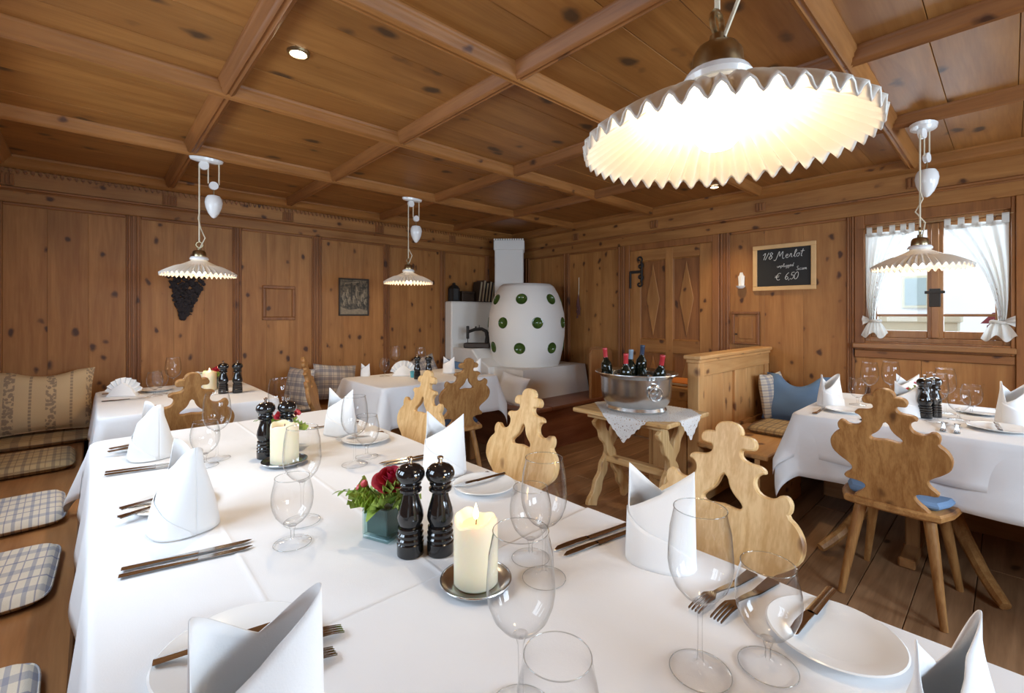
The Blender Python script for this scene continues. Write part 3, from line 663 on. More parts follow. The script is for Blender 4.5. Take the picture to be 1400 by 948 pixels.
# ------------------------------------------------------------------ tables and cloths
def cloth(name, x0, x1, y0, y1, z, drops, label, r=.045, group=None, step=.03, lines_x=(), lines_y=(), amp=.016, seed=0, freq=17.0, flare=.075):
    """drops = (dx0, dx1, dy0, dy1)"""
    rnd = random.Random(seed); ph = [rnd.uniform(0, 6.28) for _ in range(6)]
    def axis(a, c, da, dc, lines):
        n = max(2, int((c - a + da + dc) / step)); s = {round(a - da + (c - a + da + dc) * k / n, 4) for k in range(n + 1)}
        for e in (a, c):
            for q in (-.010, -.004, 0, .004, .012): s.add(round(e + q, 4))
        for l in lines:
            for q in (-.012, -.006, -.003, 0, .003, .006, .012): s.add(round(l + q, 4))
        return sorted(v for v in s if a - da - 1e-4 <= v <= c + dc + 1e-4)
    sx = axis(x0, x1, drops[0], drops[1], lines_x); sy = axis(y0, y1, drops[2], drops[3], lines_y)
    ix0, ix1 = x0 + (r if drops[0] > 0 else 0), x1 - (r if drops[1] > 0 else 0); iy0, iy1 = y0 + (r if drops[2] > 0 else 0), y1 - (r if drops[3] > 0 else 0)
    vs = []
    for yy in sy:
        for xx in sx:
            cx, cy = min(max(xx, ix0), ix1), min(max(yy, iy0), iy1)
            ox, oy = xx - cx, yy - cy; L = math.hypot(ox, oy)
            zz = z + .0012 * sin(xx * 9 + ph[0]) * sin(yy * 7 + ph[1])
            if L <= r:
                for l in lines_y: zz += .0022 * math.exp(-((yy - l - .004 * sin(xx * 3)) / .0045) ** 2)
                for l in lines_x: zz += .0022 * math.exp(-((xx - l) / .0045) ** 2)
                vs.append((xx, yy, zz)); continue
            nx, ny = ox / L, oy / L; h = L - r; rr = .012
            out = r + (rr * sin(min(h / rr, PI / 2)))
            dn = rr * (1 - cos(min(h / rr, PI / 2))) + max(0, h - rr * PI / 2)
            s = (cx + cy) * freq + math.atan2(ny, nx) * 4.0
            k = min(1, dn / .25)
            out += flare * k * abs(2 * nx * ny) ** 2
            out += k * (amp * (1 + sin(s + ph[2]) * .8 + .5 * sin(s * .43 + ph[3])) ) + .02 * k
            vs.append((cx + nx * out, cy + ny * out, zz - dn * .985))
    n = len(sx); m = len(sy)
    fs = [(j * n + i, j * n + i + 1, (j + 1) * n + i + 1, (j + 1) * n + i) for j in range(m - 1) for i in range(n - 1)]
    o = obj(name, B().add(vs, fs), CLOTH, smooth=60); tag(o, label, 'tablecloth', group)
    md = o.modifiers.new('t', 'SOLIDIFY'); md.thickness = .0012; md.offset = 1.0
    return o
def table(name, x0, x1, y0, y1, zt, label, mat=BENCH, legs=True, iy=.11):
    cx, cy = (x0 + x1) / 2, (y0 + y1) / 2
    t = thing(name, label, 'table', (cx, cy, 0)); hx, hy = (x1 - x0) / 2 - .006, (y1 - y0) / 2 - .006
    obj('tabletop', B().box(-hx, hx, -hy, hy, zt - .034, zt - .004, .006), mat['X' if hx > hy else 'Y'], t, smooth=0)
    if legs:
        for sx in (-1, 1):
            for sy in (-1, 1):
                a, c = sx * (hx - .22), sy * (hy - iy)
                obj('leg', B().box(a - .03, a + .03, c - .03, c + .03, 0, zt - .034, .006), mat['Z'], t, smooth=0)
    return t
ZT = .755
table('dining_table', -2.56, -.75, .005, .985, ZT, 'far half of the long dining table under its white cloth', iy=.19)
table('dining_table', -.74, .42, .005, .985, ZT, 'near half of the long dining table under its white cloth', iy=.19)
cloth('tablecloth', -2.56, -.70, .005, .985, ZT, (.20, 0, .22, .22), 'white cloth on the far half of the long table', lines_y=(.235, .525), amp=.010, seed=3)
cloth('tablecloth', -.775, .42, .004, .986, ZT + .0025, (0, .2, .22, .22), 'white cloth on the near half of the long table with mills and candle', amp=.010, seed=5)
table('dining_table', -4.20, -3.12, .035, .86, ZT, 'left-hand dining table by the wall under white cloths', legs=True)
cloth('tablecloth', -4.20, -3.12, .035, .86, ZT - .002, (.16, .33, .30, .30), 'longer white undercloth of the left-hand table', flare=.02, amp=.008, seed=8, step=.035)
cloth('tablecloth', -4.205, -3.115, .03, .865, ZT + .001, (.14, .25, .22, .22), 'white top cloth of the left-hand table by the wall', flare=.025, amp=.010, seed=9, step=.035)
table('dining_table', -3.75, -3.02, 1.53, 2.60, ZT, 'dining table in front of the stove under white cloth')
cloth('tablecloth', -3.75, -3.02, 1.53, 2.60, ZT, (.30, .30, .30, .30), 'white cloth on the table in front of the stove', amp=.016, seed=12, step=.035)
rt = table('dining_table', -.78, .75, 2.76, 3.72, ZT, 'window-side dining table under white cloths', legs=False)
def curl(px, sgn):
    pts = [(px, .10, .68), (px + sgn * .05, .05, .52), (px + sgn * .13, -.02, .36), (px + sgn * .20, -.10, .20), (px + sgn * .27, -.22, .09), (px + sgn * .315, -.30, .045), (px + sgn * .34, -.34, .022)]
    return B().tube(pts, [.035, .034, .032, .030, .026, .026, .022], 8)
obj('leg', curl(-.34, -1), CHAIR2['Z'], rt); obj('leg', curl(-.34, 1), CHAIR2['Z'], rt)
for sx in (-.34, .52): obj('trestle', B().box(sx - .03, sx + .03, -.02, .22, .03, .72, .006), BENCH['Z'], rt, smooth=0); obj('foot', B().box(sx - .035, sx + .035, -.22, .42, 0, .05, .008), BENCH['Y'], rt, smooth=0)
cloth('tablecloth', -.78, .75, 2.76, 3.72, ZT - .002, (.30, .3, .32, .3), 'longer white undercloth of the window-side table', amp=.012, seed=21)
cloth('tablecloth', -.785, .755, 2.755, 3.725, ZT + .001, (.24, .22, .22, .2), 'white top cloth of the window-side table with hanging corner', amp=.016, seed=22)

# ------------------------------------------------------------------ stand with ice bucket
ZS = .66
sd = thing('bucket_stand', 'small pine trestle table with carved crossed legs under the ice bucket', 'table', (-1.645, 2.64, 0))
obj('tabletop', B().box(-.345, .345, -.262, .262, ZS - .028, ZS, .006), CHAIR['X'], sd, smooth=0)
obj('apron', B().box(-.27, .27, -.20, .20, ZS - .06, ZS - .028, .003), CHAIR['X'], sd, smooth=0)
def scallop(y0, z0, y1, z1, w):
    n = 26; d = Vector((y1 - y0, z1 - z0)); L = d.length; d.normalize(); nn = Vector((-d.y, d.x)); a = []; c = []
    for k in range(n + 1):
        t = k / n; ww = w * (1 + .38 * (abs(2 * t - 1)) ** 1.5) + .008 * sin(t * 34); p = Vector((y0, z0)) + d * (t * L)
        a.append(tuple(p + nn * ww)); c.append(tuple(p - nn * (w * (1 + .38 * (abs(2 * t - 1)) ** 1.5) + .008 * sin(t * 34 + 1.6))))
    return a + c[::-1]
for sx in (-.235, .225):
    obj('cross_leg', B().prism(scallop(-.19, .0, .16, ZS - .06, .034), -.032, .0, bev=.004, M=lambda a, z, t, sx=sx: (sx + t, a, max(z, 0))), CHAIR['Z'], sd)
    obj('cross_leg', B().prism(scallop(.19, .0, -.16, ZS - .06, .034), .001, .032, bev=.004, M=lambda a, z, t, sx=sx: (sx + t, a, max(z, 0))), CHAIR['Z'], sd)
obj('stretcher', B().box(-.27, .26, -.03, .03, .27, .315, .005), CHAIR['X'], sd, smooth=0)
def doily():
    hs = .30; n = 44; zt = ZS + .0015; vs = []
    for j in range(n + 1):
        for i in range(n + 1):
            u, v = (i / n - .5) * 2 * hs, (j / n - .5) * 2 * hs
            x, y = (u - v) * .7071 + .06, (u + v) * .7071
            sc = 1 + .012 * sin(i * 1.8) * (1 if j in (0, n) else 0) + .012 * sin(j * 1.8) * (1 if i in (0, n) else 0)
            x *= sc; y *= sc; z = zt; lim = .264; limx = .347
            if y < -lim: z -= (-lim - y) * .97; y = -lim - .006 - .02 * (-lim - y)
            elif y > lim: z -= (y - lim) * .97; y = lim + .006
            if x > limx: z -= (x - limx) * .97; x = limx + .006
            elif x < -limx: z -= (-limx - x) * .97; x = -limx - .006
            vs.append((x, y, z))
    return B().add(vs, [(j * (n + 1) + i, j * (n + 1) + i + 1, (j + 1) * (n + 1) + i + 1, (j + 1) * (n + 1) + i) for j in range(n) for i in range(n)])
tag(obj('lace_doily', doily(), LACE, None, (-1.645, 2.64, 0), smooth=60), 'white crocheted lace doily with pointed corner hanging under the ice bucket', 'doily')
bk = thing('ice_bucket', 'large oval pewter wine cooler with ring handles on the lace doily', 'wine cooler', (-1.665, 2.63, ZS + .003))
prof = [(.0, .004), (.17, .004), (.195, 0), (.20, .012), (.192, .03), (.205, .045), (.222, .07), (.230, .12), (.232, .19), (.236, .215), (.262, .235), (.272, .240), (.270, .246), (.232, .232), (.224, .20), (.222, .10), (.20, .06), (0, .05)]
obj('body', B().lathe(prof, 56, sy=.88), PEWTER, bk)
obj('inner_plate', B().lathe([(0, .20), (.08, .202), (.10, .222), (.115, .222), (.118, .20)], 32, (.0, -.02, 0)), PEWTER, bk)
for k, an in enumerate((-32, 148)):
    a = R(an); px, py = .236 * cos(a), .236 * .88 * sin(a); h = obj('handle_boss', B().lathe([(.034, 0), (.032, .014), (.018, .024), (0, .028)], 14), PEWTER, bk, (px * .97, py * .97, .165), (R(90), 0, a + R(90)))
    obj('ring', B().tube([(.042 * cos(2 * PI * q / 22), .042 * sin(2 * PI * q / 22) - .03, .026) for q in range(22)], .006, 8, True), PEWTER, h)
def bottle(loc, rot, cap, label):
    t = thing('wine_bottle', label, 'bottle', loc, rot, 'wine bottles in the cooler')
    obj('glass_body', B().lathe([(0, 0), (.034, 0), (.037, .006), (.037, .175), (.034, .200), (.020, .222), (.0145, .24), (.0142, .30), (0, .30)], 20), DKGRN, t)
    obj('capsule', B().lathe([(.0150, .235), (.0152, .285), (.0165, .288), (.0165, .300), (.015, .303), (0, .303)], 16), cap, t)
BZ = ZS + .095
bottle((-1.835, 2.58, BZ), (R(2), R(-6), 0), REDC, 'dark wine bottle with red capsule at the left rim of the cooler')
bottle((-1.655, 2.50, BZ - .02), (R(4), R(3), 0), REDC, 'dark wine bottle with crimson capsule at the front of the cooler')
bottle((-1.735, 2.66, BZ - .01), (R(-2), R(2), 0), GREYC, 'dark wine bottle with pale blue capsule half hidden in the middle')
bottle((-1.695, 2.72, BZ + .02), (R(-2), R(4), 0), BLUEC, 'dark wine bottle with navy capsule, tallest in the cooler')
bottle((-1.50, 2.60, BZ - .02), (R(2), R(10), 0), REDC, 'dark wine bottle with red capsule leaning at the right rim of the cooler')

# ------------------------------------------------------------------ pendant lamps
def shade_mesh():
    n = 44 * 6; prof = [(.205, 0, 1), (.200, .004, 1), (.185, .014, 1), (.165, .026, .95), (.14, .040, .85), (.118, .052, .6), (.105, .060, .0), (.085, .069, 0), (.06, .081, 0), (.042, .092, 0), (.038, .105, 0)]
    vs = []; fs = []
    for r, z, a in prof:
        for k in range(n):
            th = 2 * PI * k / n; w = cos(44 * th)
            vs.append(((r + .0015 * a * w) * cos(th), (r + .0015 * a * w) * sin(th), z + .0088 * a * w))
    for i in range(len(prof) - 1):
        for k in range(n): k2 = (k + 1) % n; fs.append((i * n + k, i * n + k2, (i + 1) * n + k2, (i + 1) * n + k))
    me = B().add(vs, fs).mesh('shade', 80); me.materials.append(SHADE); return me
SHM = shade_mesh()
def pendant(x, y, zr, label, off, power, top=ZB):
    t = thing('pendant_lamp', label, 'lamp', (x, y, zr), 0, 'pleated pendant lamps')
    o = obj('shade', SHM, None, t); md = o.modifiers.new('t', 'SOLIDIFY'); md.thickness = .003; md.offset = 1
    obj('cap', B().lathe([(.050, .098), (.052, .106), (.046, .116), (.036, .120), (.034, .145), (.028, .155), (.010, .160), (.009, .172), (0, .174)], 24), PORC, t)
    obj('cap_ring', B().lathe([(.038, .119), (.0385, .124), (.036, .146), (.029, .157), (.012, .162), (.011, .176), (0, .178)], 24), BRASS, t)
    obj('bulb', B().lathe([(0, -.004), (.022, .002), (.036, .018), (.040, .034), (.034, .052), (.022, .070), (.016, .09), (0, .09)], 20), BULB, t)
    zt = top - zr
    obj('hook', B().tube([(0, .018 * cos(q * PI / 6), .195 + .018 * sin(q * PI / 6)) for q in range(12)], .0045, 6, True), BRASS, t)
    ox, oy = off; L = math.hypot(ox, oy); ux, uy = ox / L, oy / L
    obj('cord', B().tube([(0, 0, .21), (0, 0, .30), (0, 0, zt - .05)], .0042, 6), CORDM, t)
    obj('flex', B().tube([(.01, 0, .17), (.026 * ux + .01, .03 * uy, .24), (-.02, .012, .30), (.012, -.006, .36), (0, 0, .40)], .0035, 6), CORDM, t)
    m = obj('ceiling_mount', B().lathe([(.0, -.022), (.03, -.022), (.042, -.016), (.045, 0), (0, 0)], 20, (ox / 2, oy / 2, zt), 1 + 1.1 * abs(ux), 1 + 1.1 * abs(uy)), PORC, t)
    obj('pulley', B().tube([(-.010 * uy + ux * .024, .010 * ux + uy * .024, zt - .045), (.010 * uy + ux * .024, -.010 * ux + uy * .024, zt - .045)], .028, 18), PORC, t)
    for q in (.62, 1.38): obj('cord', B().tube([(ox * q, oy * q, zt - .02), (ox * q, oy * q, zt - .155)], .004, 6), CORDM, t)
    w = obj('counterweight', B().lathe([(0, -.375), (.012, -.37), (.030, -.345), (.044, -.31), (.050, -.275), (.046, -.25), (.036, -.232), (.015, -.225), (0, -.224)], 24, (ox, oy, zt)), PORC, t)
    obj('pulley', B().tube([(ox - .009 * uy, oy + .009 * ux, zt - .165), (ox + .009 * uy, oy - .009 * ux, zt - .165)], .026, 18), PORC, w)
    obj('hanger', B().tube([(ox, oy, zt - .17), (ox, oy, zt - .228)], .004, 6), BRASS, w)
    l = bpy.data.lights.new('lamp_light', 'POINT'); l.energy = power; l.color = (1.0, 0.70, 0.40); l.shadow_soft_size = .045
    lo = bpy.data.objects.new('lamp_light', l); COL.objects.link(lo); lo.parent = t; lo.location = (0, 0, -.03)
    return t
pendant(-.31, .72, 1.54, 'large white pleated pendant lamp right above the long table in the foreground', (.05, .06), LAMP0)
pendant(-3.49, .505, 1.53, 'white pleated pendant lamp over the left-hand table, before the dark grape bunch', (.0, .078), LAMP1)
pendant(-3.49, 2.00, 1.55, 'white pleated pendant lamp in the middle, left of the stove', (.0, .075), LAMP1)
pendant(-.322, 3.20, 1.525, 'white pleated pendant lamp hanging in front of the window', (.02, .07), LAMP1)
for k, (x, y, lb) in enumerate(((-1.95, .617, 'recessed halogen spot in the ceiling coffer at upper left'), (-1.66, 3.80, 'recessed halogen spot just under the big lamp shade'))):
    t = thing('ceiling_spot', lb, 'spotlight', (x, y, ZC - .008), 0, 'recessed ceiling spots')
    obj('trim_ring', B().lathe([(.030, .004), (.032, -.004), (.042, -.003), (.044, .006), (.03, .006)], 28, cap=False), BRASS, t); obj('lens', B().lathe([(0, .001), (.030, .001), (.030, .006), (0, .006)], 24), SPOTE, t)
    l = bpy.data.lights.new('spot_light', 'SPOT'); l.energy = 30; l.color = (1, .76, .46); l.spot_size = R(95); l.spot_blend = .8; l.shadow_soft_size = .03
    lo = bpy.data.objects.new('spot_light', l); COL.objects.link(lo); lo.parent = t; lo.location = (0, 0, -.012)

# ------------------------------------------------------------------ things on the walls
gb = thing('dried_bunch', 'dark dried grape bunch hanging on the left wall under a lamp', 'wall decoration', (XL + .014, .575, 1.63))
rg = random.Random(4); b = B()
for k in range(340):
    u = rg.random() ** .8; w = (.132 * (1 - u ** 1.3 * .93)); yy = (rg.uniform(-1, 1)) * w - .035 * u + .01; zz = -.02 - .36 * u; dx = rg.uniform(.008, .055) * (1 - .4 * u) * (1 - (abs(yy) / .14) ** 2)
    s = rg.uniform(.012, .019)
    b.lathe([(0, -s), (s * .8, -s * .6), (s, 0), (s * .8, s * .6), (0, s)], 6, (max(dx, s), yy, zz))
for k in range(70):
    u = rg.random(); sd_ = rg.choice((-1, 1)); w = .13 * (1 - u * .9); yy = sd_ * w; zz = -.01 - .35 * u; a = rg.uniform(-1.2, 1.2); L = rg.uniform(.014, .026)
    b.add([(.016, yy, zz - .006), (.016, yy, zz + .006), (.022, yy + sd_ * L * cos(a), zz + L * sin(a))], [(0, 1, 2)])
o = obj('berries', b, DRIED, gb); o['kind'] = 'stuff'
obj('stem', B().tube([(.02, 0, -.05), (.02, .005, .0), (.006, .0, .04)], .005, 6), DARKT, gb)
pc = thing('framed_print', 'small dark framed sepia print of a crowd on the left wall', 'picture', (XL + .014, 1.995, 1.27))
f = B()
for a in ((-.16, .16, 0, .016), (-.16, .16, .369, .385), (-.16, -.145, .016, .369), (.145, .16, .016, .369)): f.box(0, .016, a[0], a[1], a[2], a[3], .003)
obj('frame', f, DARKT, pc, smooth=0); obj('print', B().box(.002, .007, -.147, .147, .014, .371), PRINT, pc, smooth=0)
def ell(y, z, ry, rz, n=12): return [(y + ry * cos(2 * PI * k / n), z + rz * sin(2 * PI * k / n)) for k in range(n)]
ink = B(); dk = B(); rp = random.Random(2)
MP = lambda a, z, t: (t, a, z)
ink.prism([(-.10, .335), (-.02, .345), (.05, .352), (.05, .344), (-.02, .335), (-.10, .328)], .007, .0078, M=MP); dk.prism([(-.035, .16), (-.02, .16), (-.02, .34), (-.035, .34)], .0078, .0084, M=MP)
ink.prism([(-.145, .014), (.145, .014), (.145, .05), (.05, .075), (-.06, .06), (-.145, .095)], .007, .0076, M=MP)
for y, z, h in ((-.11, .19, .075), (-.07, .22, .07), (-.05, .15, .06), (.0, .16, .07), (.03, .23, .10), (.085, .18, .07), (.11, .22, .07), (-.1, .13, .06), (.05, .12, .05), (.12, .14, .05)):
    ink.prism(ell(y, z, .016, h * .5), .0076, .0081, M=MP); ink.prism(ell(y + rp.uniform(-.005, .005), z + h * .55, .009, .011), .0076, .0082, M=MP)
    ink.prism([(y, z + .015), (y + rp.choice((-1, 1)) * .035, z + rp.uniform(.0, .04)), (y, z + .005)], .0078, .0083, M=MP); dk.prism(ell(y + .006, z - .008, .004, h * .35), .0083, .0087, M=MP)
obj('figures', ink, PRINTL, pc, smooth=0); obj('shadows', dk, PRINTD, pc, smooth=0)
# chalkboard with handwriting
cbd = thing('chalkboard', 'chalkboard with light wooden frame offering Merlot on the right wall', 'chalkboard', (-1.277, YR - .014, 1.485))
W2, H2 = .235, .385
f = B()
for a in ((-W2, W2, 0, .035), (-W2, W2, H2 - .035, H2), (-W2, -W2 + .035, .035, H2 - .035), (W2 - .035, W2, .035, H2 - .035)): f.box(a[0], a[1], -.020, 0, a[2], a[3], .003)
obj('frame', f, FRAMEW, cbd, smooth=0); obj('slate', B().box(-W2 + .03, W2 - .03, -.010, -.002, .03, H2 - .03), SLATE, cbd, smooth=0)
ST = {'1': [[(.0, .7), (.3, 1), (.2, 0)]], '/': [[(0, -.05), (.35, 1.05)]], '8': [[(.45, .85), (.25, 1), (.08, .8), (.25, .55), (.45, .3), (.25, 0), (.03, .2), (.22, .5), (.42, .75), (.45, .85)]],
      'M': [[(-.25, -.1), (-.1, -.2), (.05, 0), (.22, .9), (.32, .95), (.42, .35), (.72, 1), (.78, .3), (.9, 0), (1.05, .1)]], 'e': [[(0, .25), (.3, .32), (.25, .5), (.1, .45), (.05, .2), (.2, 0), (.42, .12)]],
      'r': [[(0, .1), (.1, .5), (.22, .45), (.25, .1), (.4, .05)]], 'l': [[(0, .1), (.25, .8), (.2, 1), (.1, .8), (.12, .1), (.3, .03)]], 'o': [[(.3, .45), (.1, .42), (.03, .15), (.2, 0), (.35, .2), (.3, .45), (.45, .4)]],
      't': [[(.2, .95), (.1, .1), (.25, 0)], [(-.05, .65), (.4, .7)]], 'u': [[(0, .45), (.03, .1), (.18, 0), (.33, .2), (.36, .45), (.36, .05), (.48, .08)]], 'n': [[(0, .0), (.05, .45), (.08, .25), (.25, .45), (.33, .3), (.35, .02), (.48, .08)]],
      'p': [[(.05, .45), (0, -.4)], [(.03, .3), (.2, .48), (.36, .3), (.22, .02), (.05, .1)]], 'g': [[(.33, .42), (.12, .42), (.04, .15), (.2, .02), (.34, .4), (.32, -.3), (.12, -.4), (.02, -.25)]],
      'd': [[(.3, .4), (.1, .4), (.04, .12), (.2, 0), (.33, .3), (.42, 1), (.36, .05), (.48, .05)]], 'S': [[(.42, .9), (.25, 1), (.08, .8), (.3, .5), (.38, .2), (.2, 0), (.0, .15)]], 'i': [[(.05, .45), (.03, .05), (.2, .05)]], 'c': [[(.32, .4), (.15, .45), (.03, .2), (.18, 0), (.4, .1)]],
      'a': [[(.3, .45), (.08, .4), (.03, .1), (.2, .02), (.32, .42), (.32, .05), (.45, .08)]], 'm': [[(0, 0), (.05, .45), (.1, .3), (.2, .45), (.26, .05), (.34, .4), (.44, .4), (.46, .02), (.6, .1)]],
      '€': [[(.6, .95), (.35, 1), (.12, .7), (.12, .3), (.35, .0), (.6, .1)], [(-.1, .58), (.45, .62)], [(-.12, .4), (.4, .44)]], '6': [[(.4, 1), (.15, .7), (.05, .25), (.22, 0), (.42, .22), (.25, .45), (.08, .3)]],
      ',': [[(.1, .05), (.05, -.15)]], '5': [[(.45, 1), (.15, .97), (.1, .6), (.35, .6), (.42, .25), (.22, 0), (.02, .1)]], '0': [[(.25, 1), (.03, .6), (.1, .05), (.35, .05), (.5, .5), (.4, .95), (.25, 1)]]}
ADV = {'M': 1.15, '1': .42, '/': .46, 'm': .62, '€': .85, ',': .2, 'i': .25, 'l': .33, ' ': .4}
def write(txt, x, z, h, r, slope=0.0):
    b = B(); cx = x
    for c in txt:
        for s in ST.get(c, []):
            P = [Vector((cx + (px + .18 * pz) * h, 0, z + pz * h + slope * (cx - x))) for px, pz in s]
            Q = []
            for i in range(len(P) - 1):
                p0, p1, p2, p3 = P[max(i - 1, 0)], P[i], P[i + 1], P[min(i + 2, len(P) - 1)]
                for q in range(4):
                    t = q / 4; Q.append(.5 * ((2 * p1) + (p2 - p0) * t + (2 * p0 - 5 * p1 + 4 * p2 - p3) * t * t + (3 * p1 - p0 - 3 * p2 + p3) * t ** 3))
            Q.append(P[-1]); b.tube([(p.x, -.0105, p.z) for p in Q], r, 5)
        cx += ADV.get(c, .5) * h
    return b
obj('writing', write('1/8', -.160, .262, .055, .0022, .05), CHALK, cbd); obj('writing', write('Merlot', -.055, .262, .060, .0019, .06), CHALK, cbd)
obj('writing', write('unplugged', -.045, .190, .028, .0014, .05), CHALK, cbd); obj('writing', write('Sicam', .095, .160, .032, .0013, .04), CHALK, cbd); obj('writing', write('€ 6,50', -.06, .085, .056, .0019, .03), CHALK, cbd)
hw = thing('holy_water_font', 'small white porcelain font on the right wall left of the chalkboard', 'wall ornament', (-1.61, YR - .014, 1.51))
obj('back_plate', B().prism([(-.022, .02), (.022, .02), (.025, .07), (.028, .11), (.018, .12), (.010, .145), (-.010, .145), (-.018, .12), (-.028, .11), (-.025, .07)], -.012, 0, bev=.003, M=lambda a, z, t: (a, t, z)), PORC, hw)
obj('bowl', B().lathe([(0, 0), (.02, .002), (.035, .014), (.038, .026), (.032, .026), (.02, .012), (0, .01)], 20, (0, -.022, .0), 1, .75), PORC, hw); obj('column', B().box(-.012, .012, -.020, -.010, .03, .115, .003), PORC, hw, smooth=0)
ts = thing('dried_tassel', 'dried herb tassel hanging on a string on the wall right of the stove', 'wall decoration', (-3.44, YR - .014, 1.72))
obj('string', B().tube([(0, -.008, 0), (.004, -.012, -.12), (0, -.014, -.22)], .004, 6), CORDM, ts)
b = B()
for k in range(26):
    a = rg.uniform(-.3, .3); l = rg.uniform(.10, .26); b.tube([(0, -.016, -.2), (.05 * a, -.02 - .02 * rg.random(), -.2 - l * .5), (.10 * a, -.02, -.2 - l)], .0035, 4)
for k in range(14): s = rg.uniform(.008, .015); b.lathe([(0, -s), (s, 0), (0, s)], 6, (rg.uniform(-.03, .03), -.02, rg.uniform(-.48, -.36)))
o = obj('dried_stems', b, plain('dried_herb', (.16, .07, .06), .9, noise=.8, nscale=40), ts); o['kind'] = 'stuff'

# ------------------------------------------------------------------ curtains
def curtain(name, label, xo, xi, xtie, sgn, tabs):
    t = thing(name, label, 'curtain', (0, YR - .058, 0), 0, 'window curtains')
    zt, zk = 1.862, 1.235
    def edge(v): return xi + (xtie - xi) * (1 - (1 - v) ** 1.7)
    def oe(v): return xo + (xtie - sgn * .035 - xo) * (v ** 6)
    def pt(s, v):
        a, c = oe(v), edge(v); x = a + (c - a) * s; am = .010 + .006 * v
        return (x, am * sin(s * 26 + v * 1.2) + .006 * sin(s * 9), zt + (zk - zt) * v + .03 * s * sin(PI * v))
    obj('drape', B().grid(lambda u, v: pt(u * .62, v), 44, 26), CURT, t, smooth=80); obj('lace_border', B().grid(lambda u, v: pt(.615 + u * .385, v), 28, 26), LACEC, t, smooth=80)
    obj('tie_band', B().tube([(xtie + .030 * cos(2 * PI * k / 18), .018 * sin(2 * PI * k / 18), zk + .004 * sin(4 * PI * k / 18)) for k in range(18)], .010, 8, True), CURT, t)
    obj('tail', B().grid(lambda u, v: (xtie - sgn * .004 + (u - .5) * (.05 + .11 * v ** .7), .016 * sin(u * 17) * (.5 + v), zk - .105 * v - .02 * v * sin(u * 11)), 30, 8), CURT, t, smooth=80)
    obj('bow', B().grid(lambda u, v: (xtie + sgn * -.03 * (1 if u < 2 else 1) - sgn * .045 * u, .014 * sin(v * 8) - .012, zk + .005 + (v - .5) * (.02 + .05 * u)), 8, 10), CURT, t, smooth=80)
    for x in tabs: obj('tab', B().box(x - .016, x + .016, -.004, .0, zt - .006, 1.918, .001), CURT, t, smooth=0)
    obj('heading', B().grid(lambda u, v: (xo + (xi - xo) * u, .011 * sin(u * 26) - .003, zt + .012 - .03 * v), 44, 2), CURT, t, smooth=80)
curtain('curtain', 'left sheer white curtain gathered and tied at the window', -.722, -.455, -.665, 1, (-.70, -.64, -.57, -.51, -.465))
curtain('curtain', 'right sheer white curtain gathered and tied at the window', -.008, -.30, -.055, -1, (-.285, -.22, -.155, -.09, -.022))
tag(obj('curtain_wire', B().tube([(-.745, YR - .06, 1.912), (0.012, YR - .06, 1.912)], .0025, 6), BRASS), 'thin wire above the window carrying the white curtains', 'curtain wire')

# ------------------------------------------------------------------ cushions
def pillow_b(w, h, t, seed=0, dent=0.0):
    r_ = random.Random(seed); n = 22; b = B()
    for sg in (1, -1):
        def fn(u, v, sg=sg):
            a, c = u * 2 - 1, v * 2 - 1
            px = a * w / 2 * (1 - .07 * (1 - c * c) * a * a); py = c * h / 2 * (1 - .07 * (1 - a * a) * c * c)
            if dent and c > 0: py -= dent * c * max(0, 1 - (a / .6) ** 2)
            th = t / 2 * (max(0, 1 - a ** 4) ** .6) * (max(0, 1 - c ** 4) ** .6)
            th += .006 * sin(a * 5 + seed) * sin(c * 4 + seed) * (1 - a * a) * (1 - c * c)
            return (px, py, sg * th)
        b.grid(fn, n, n)
    return b
def pillow(name, w, h, t, mat, loc, rot, label, seed=0, dent=0.0, cat='cushion', group=None):
    th = thing(name, label, cat, loc, rot, group)
    b = pillow_b(w, h, t, seed, dent); obj('cover', b, mat, th, smooth=80)
    e = .93
    obj('piping', B().tube([(sx * w / 2 * .99, sy * h / 2 * .99, 0) for sx, sy in ((-1, -1), (0, -e), (1, -1), (e, 0), (1, 1))] , .004, 5) if False else B().tube([(-w / 2, -h / 2, 0), (-w * .25, -h / 2 * .945, 0), (0, -h / 2 * .93, 0), (w * .25, -h / 2 * .945, 0), (w / 2, -h / 2, 0)], .004, 6), mat, th)
    return th
def pad(loc, rz, mat, label, w=.43, d=.385, t=.042, group='bench seat pads'):
    n = 26; b = B()
    for sg in (1, -1):
        def fn(u, v, sg=sg):
            a, c = u * 2 - 1, v * 2 - 1
            k = (abs(a) ** 8 + abs(c) ** 8) ** .125; m = max(abs(a), abs(c), 1e-6)
            q = m / max(k, 1e-6)
            return (a * w / 2 * q, c * d / 2 * q, t / 2 + sg * t / 2 * max(0, 1 - m ** 10) ** .35)
        b.grid(fn, n, n)
    th = thing('seat_pad', label, 'seat pad', loc, rz, group); obj('cover', b, mat, th, smooth=80)
    obj('seam', B().tube([(w / 2 * (abs(cos(q)) ** .25) * (1 if cos(q) >= 0 else -1), d / 2 * (abs(sin(q)) ** .25) * (1 if sin(q) >= 0 else -1), t / 2) for q in [2 * PI * k / 40 for k in range(40)]], .003, 5, True), mat, th)
ZBN = .451
pad((-2.735, -.275, ZBN), R(2), PLAID, 'blue and cream checked seat pad on the near bench, farthest of three')
pad((-2.075, -.275, ZBN), R(-2), PLAID, 'blue and cream checked seat pad on the near bench, middle of three')
pad((-1.33, -.275, ZBN), R(1), PLAID, 'blue and cream checked seat pad on the near bench at the lower left edge')
pad((-3.62, -.27, ZBN), R(1), PLAIDO, 'ochre checked seat pad on the near bench beside the left-hand table', .46, .40, .05)
pad((-4.28, -.22, ZBN), R(90), PLAIDO, 'ochre checked seat pad in the bench corner under the embroidered pillow', .48, .42, .05)
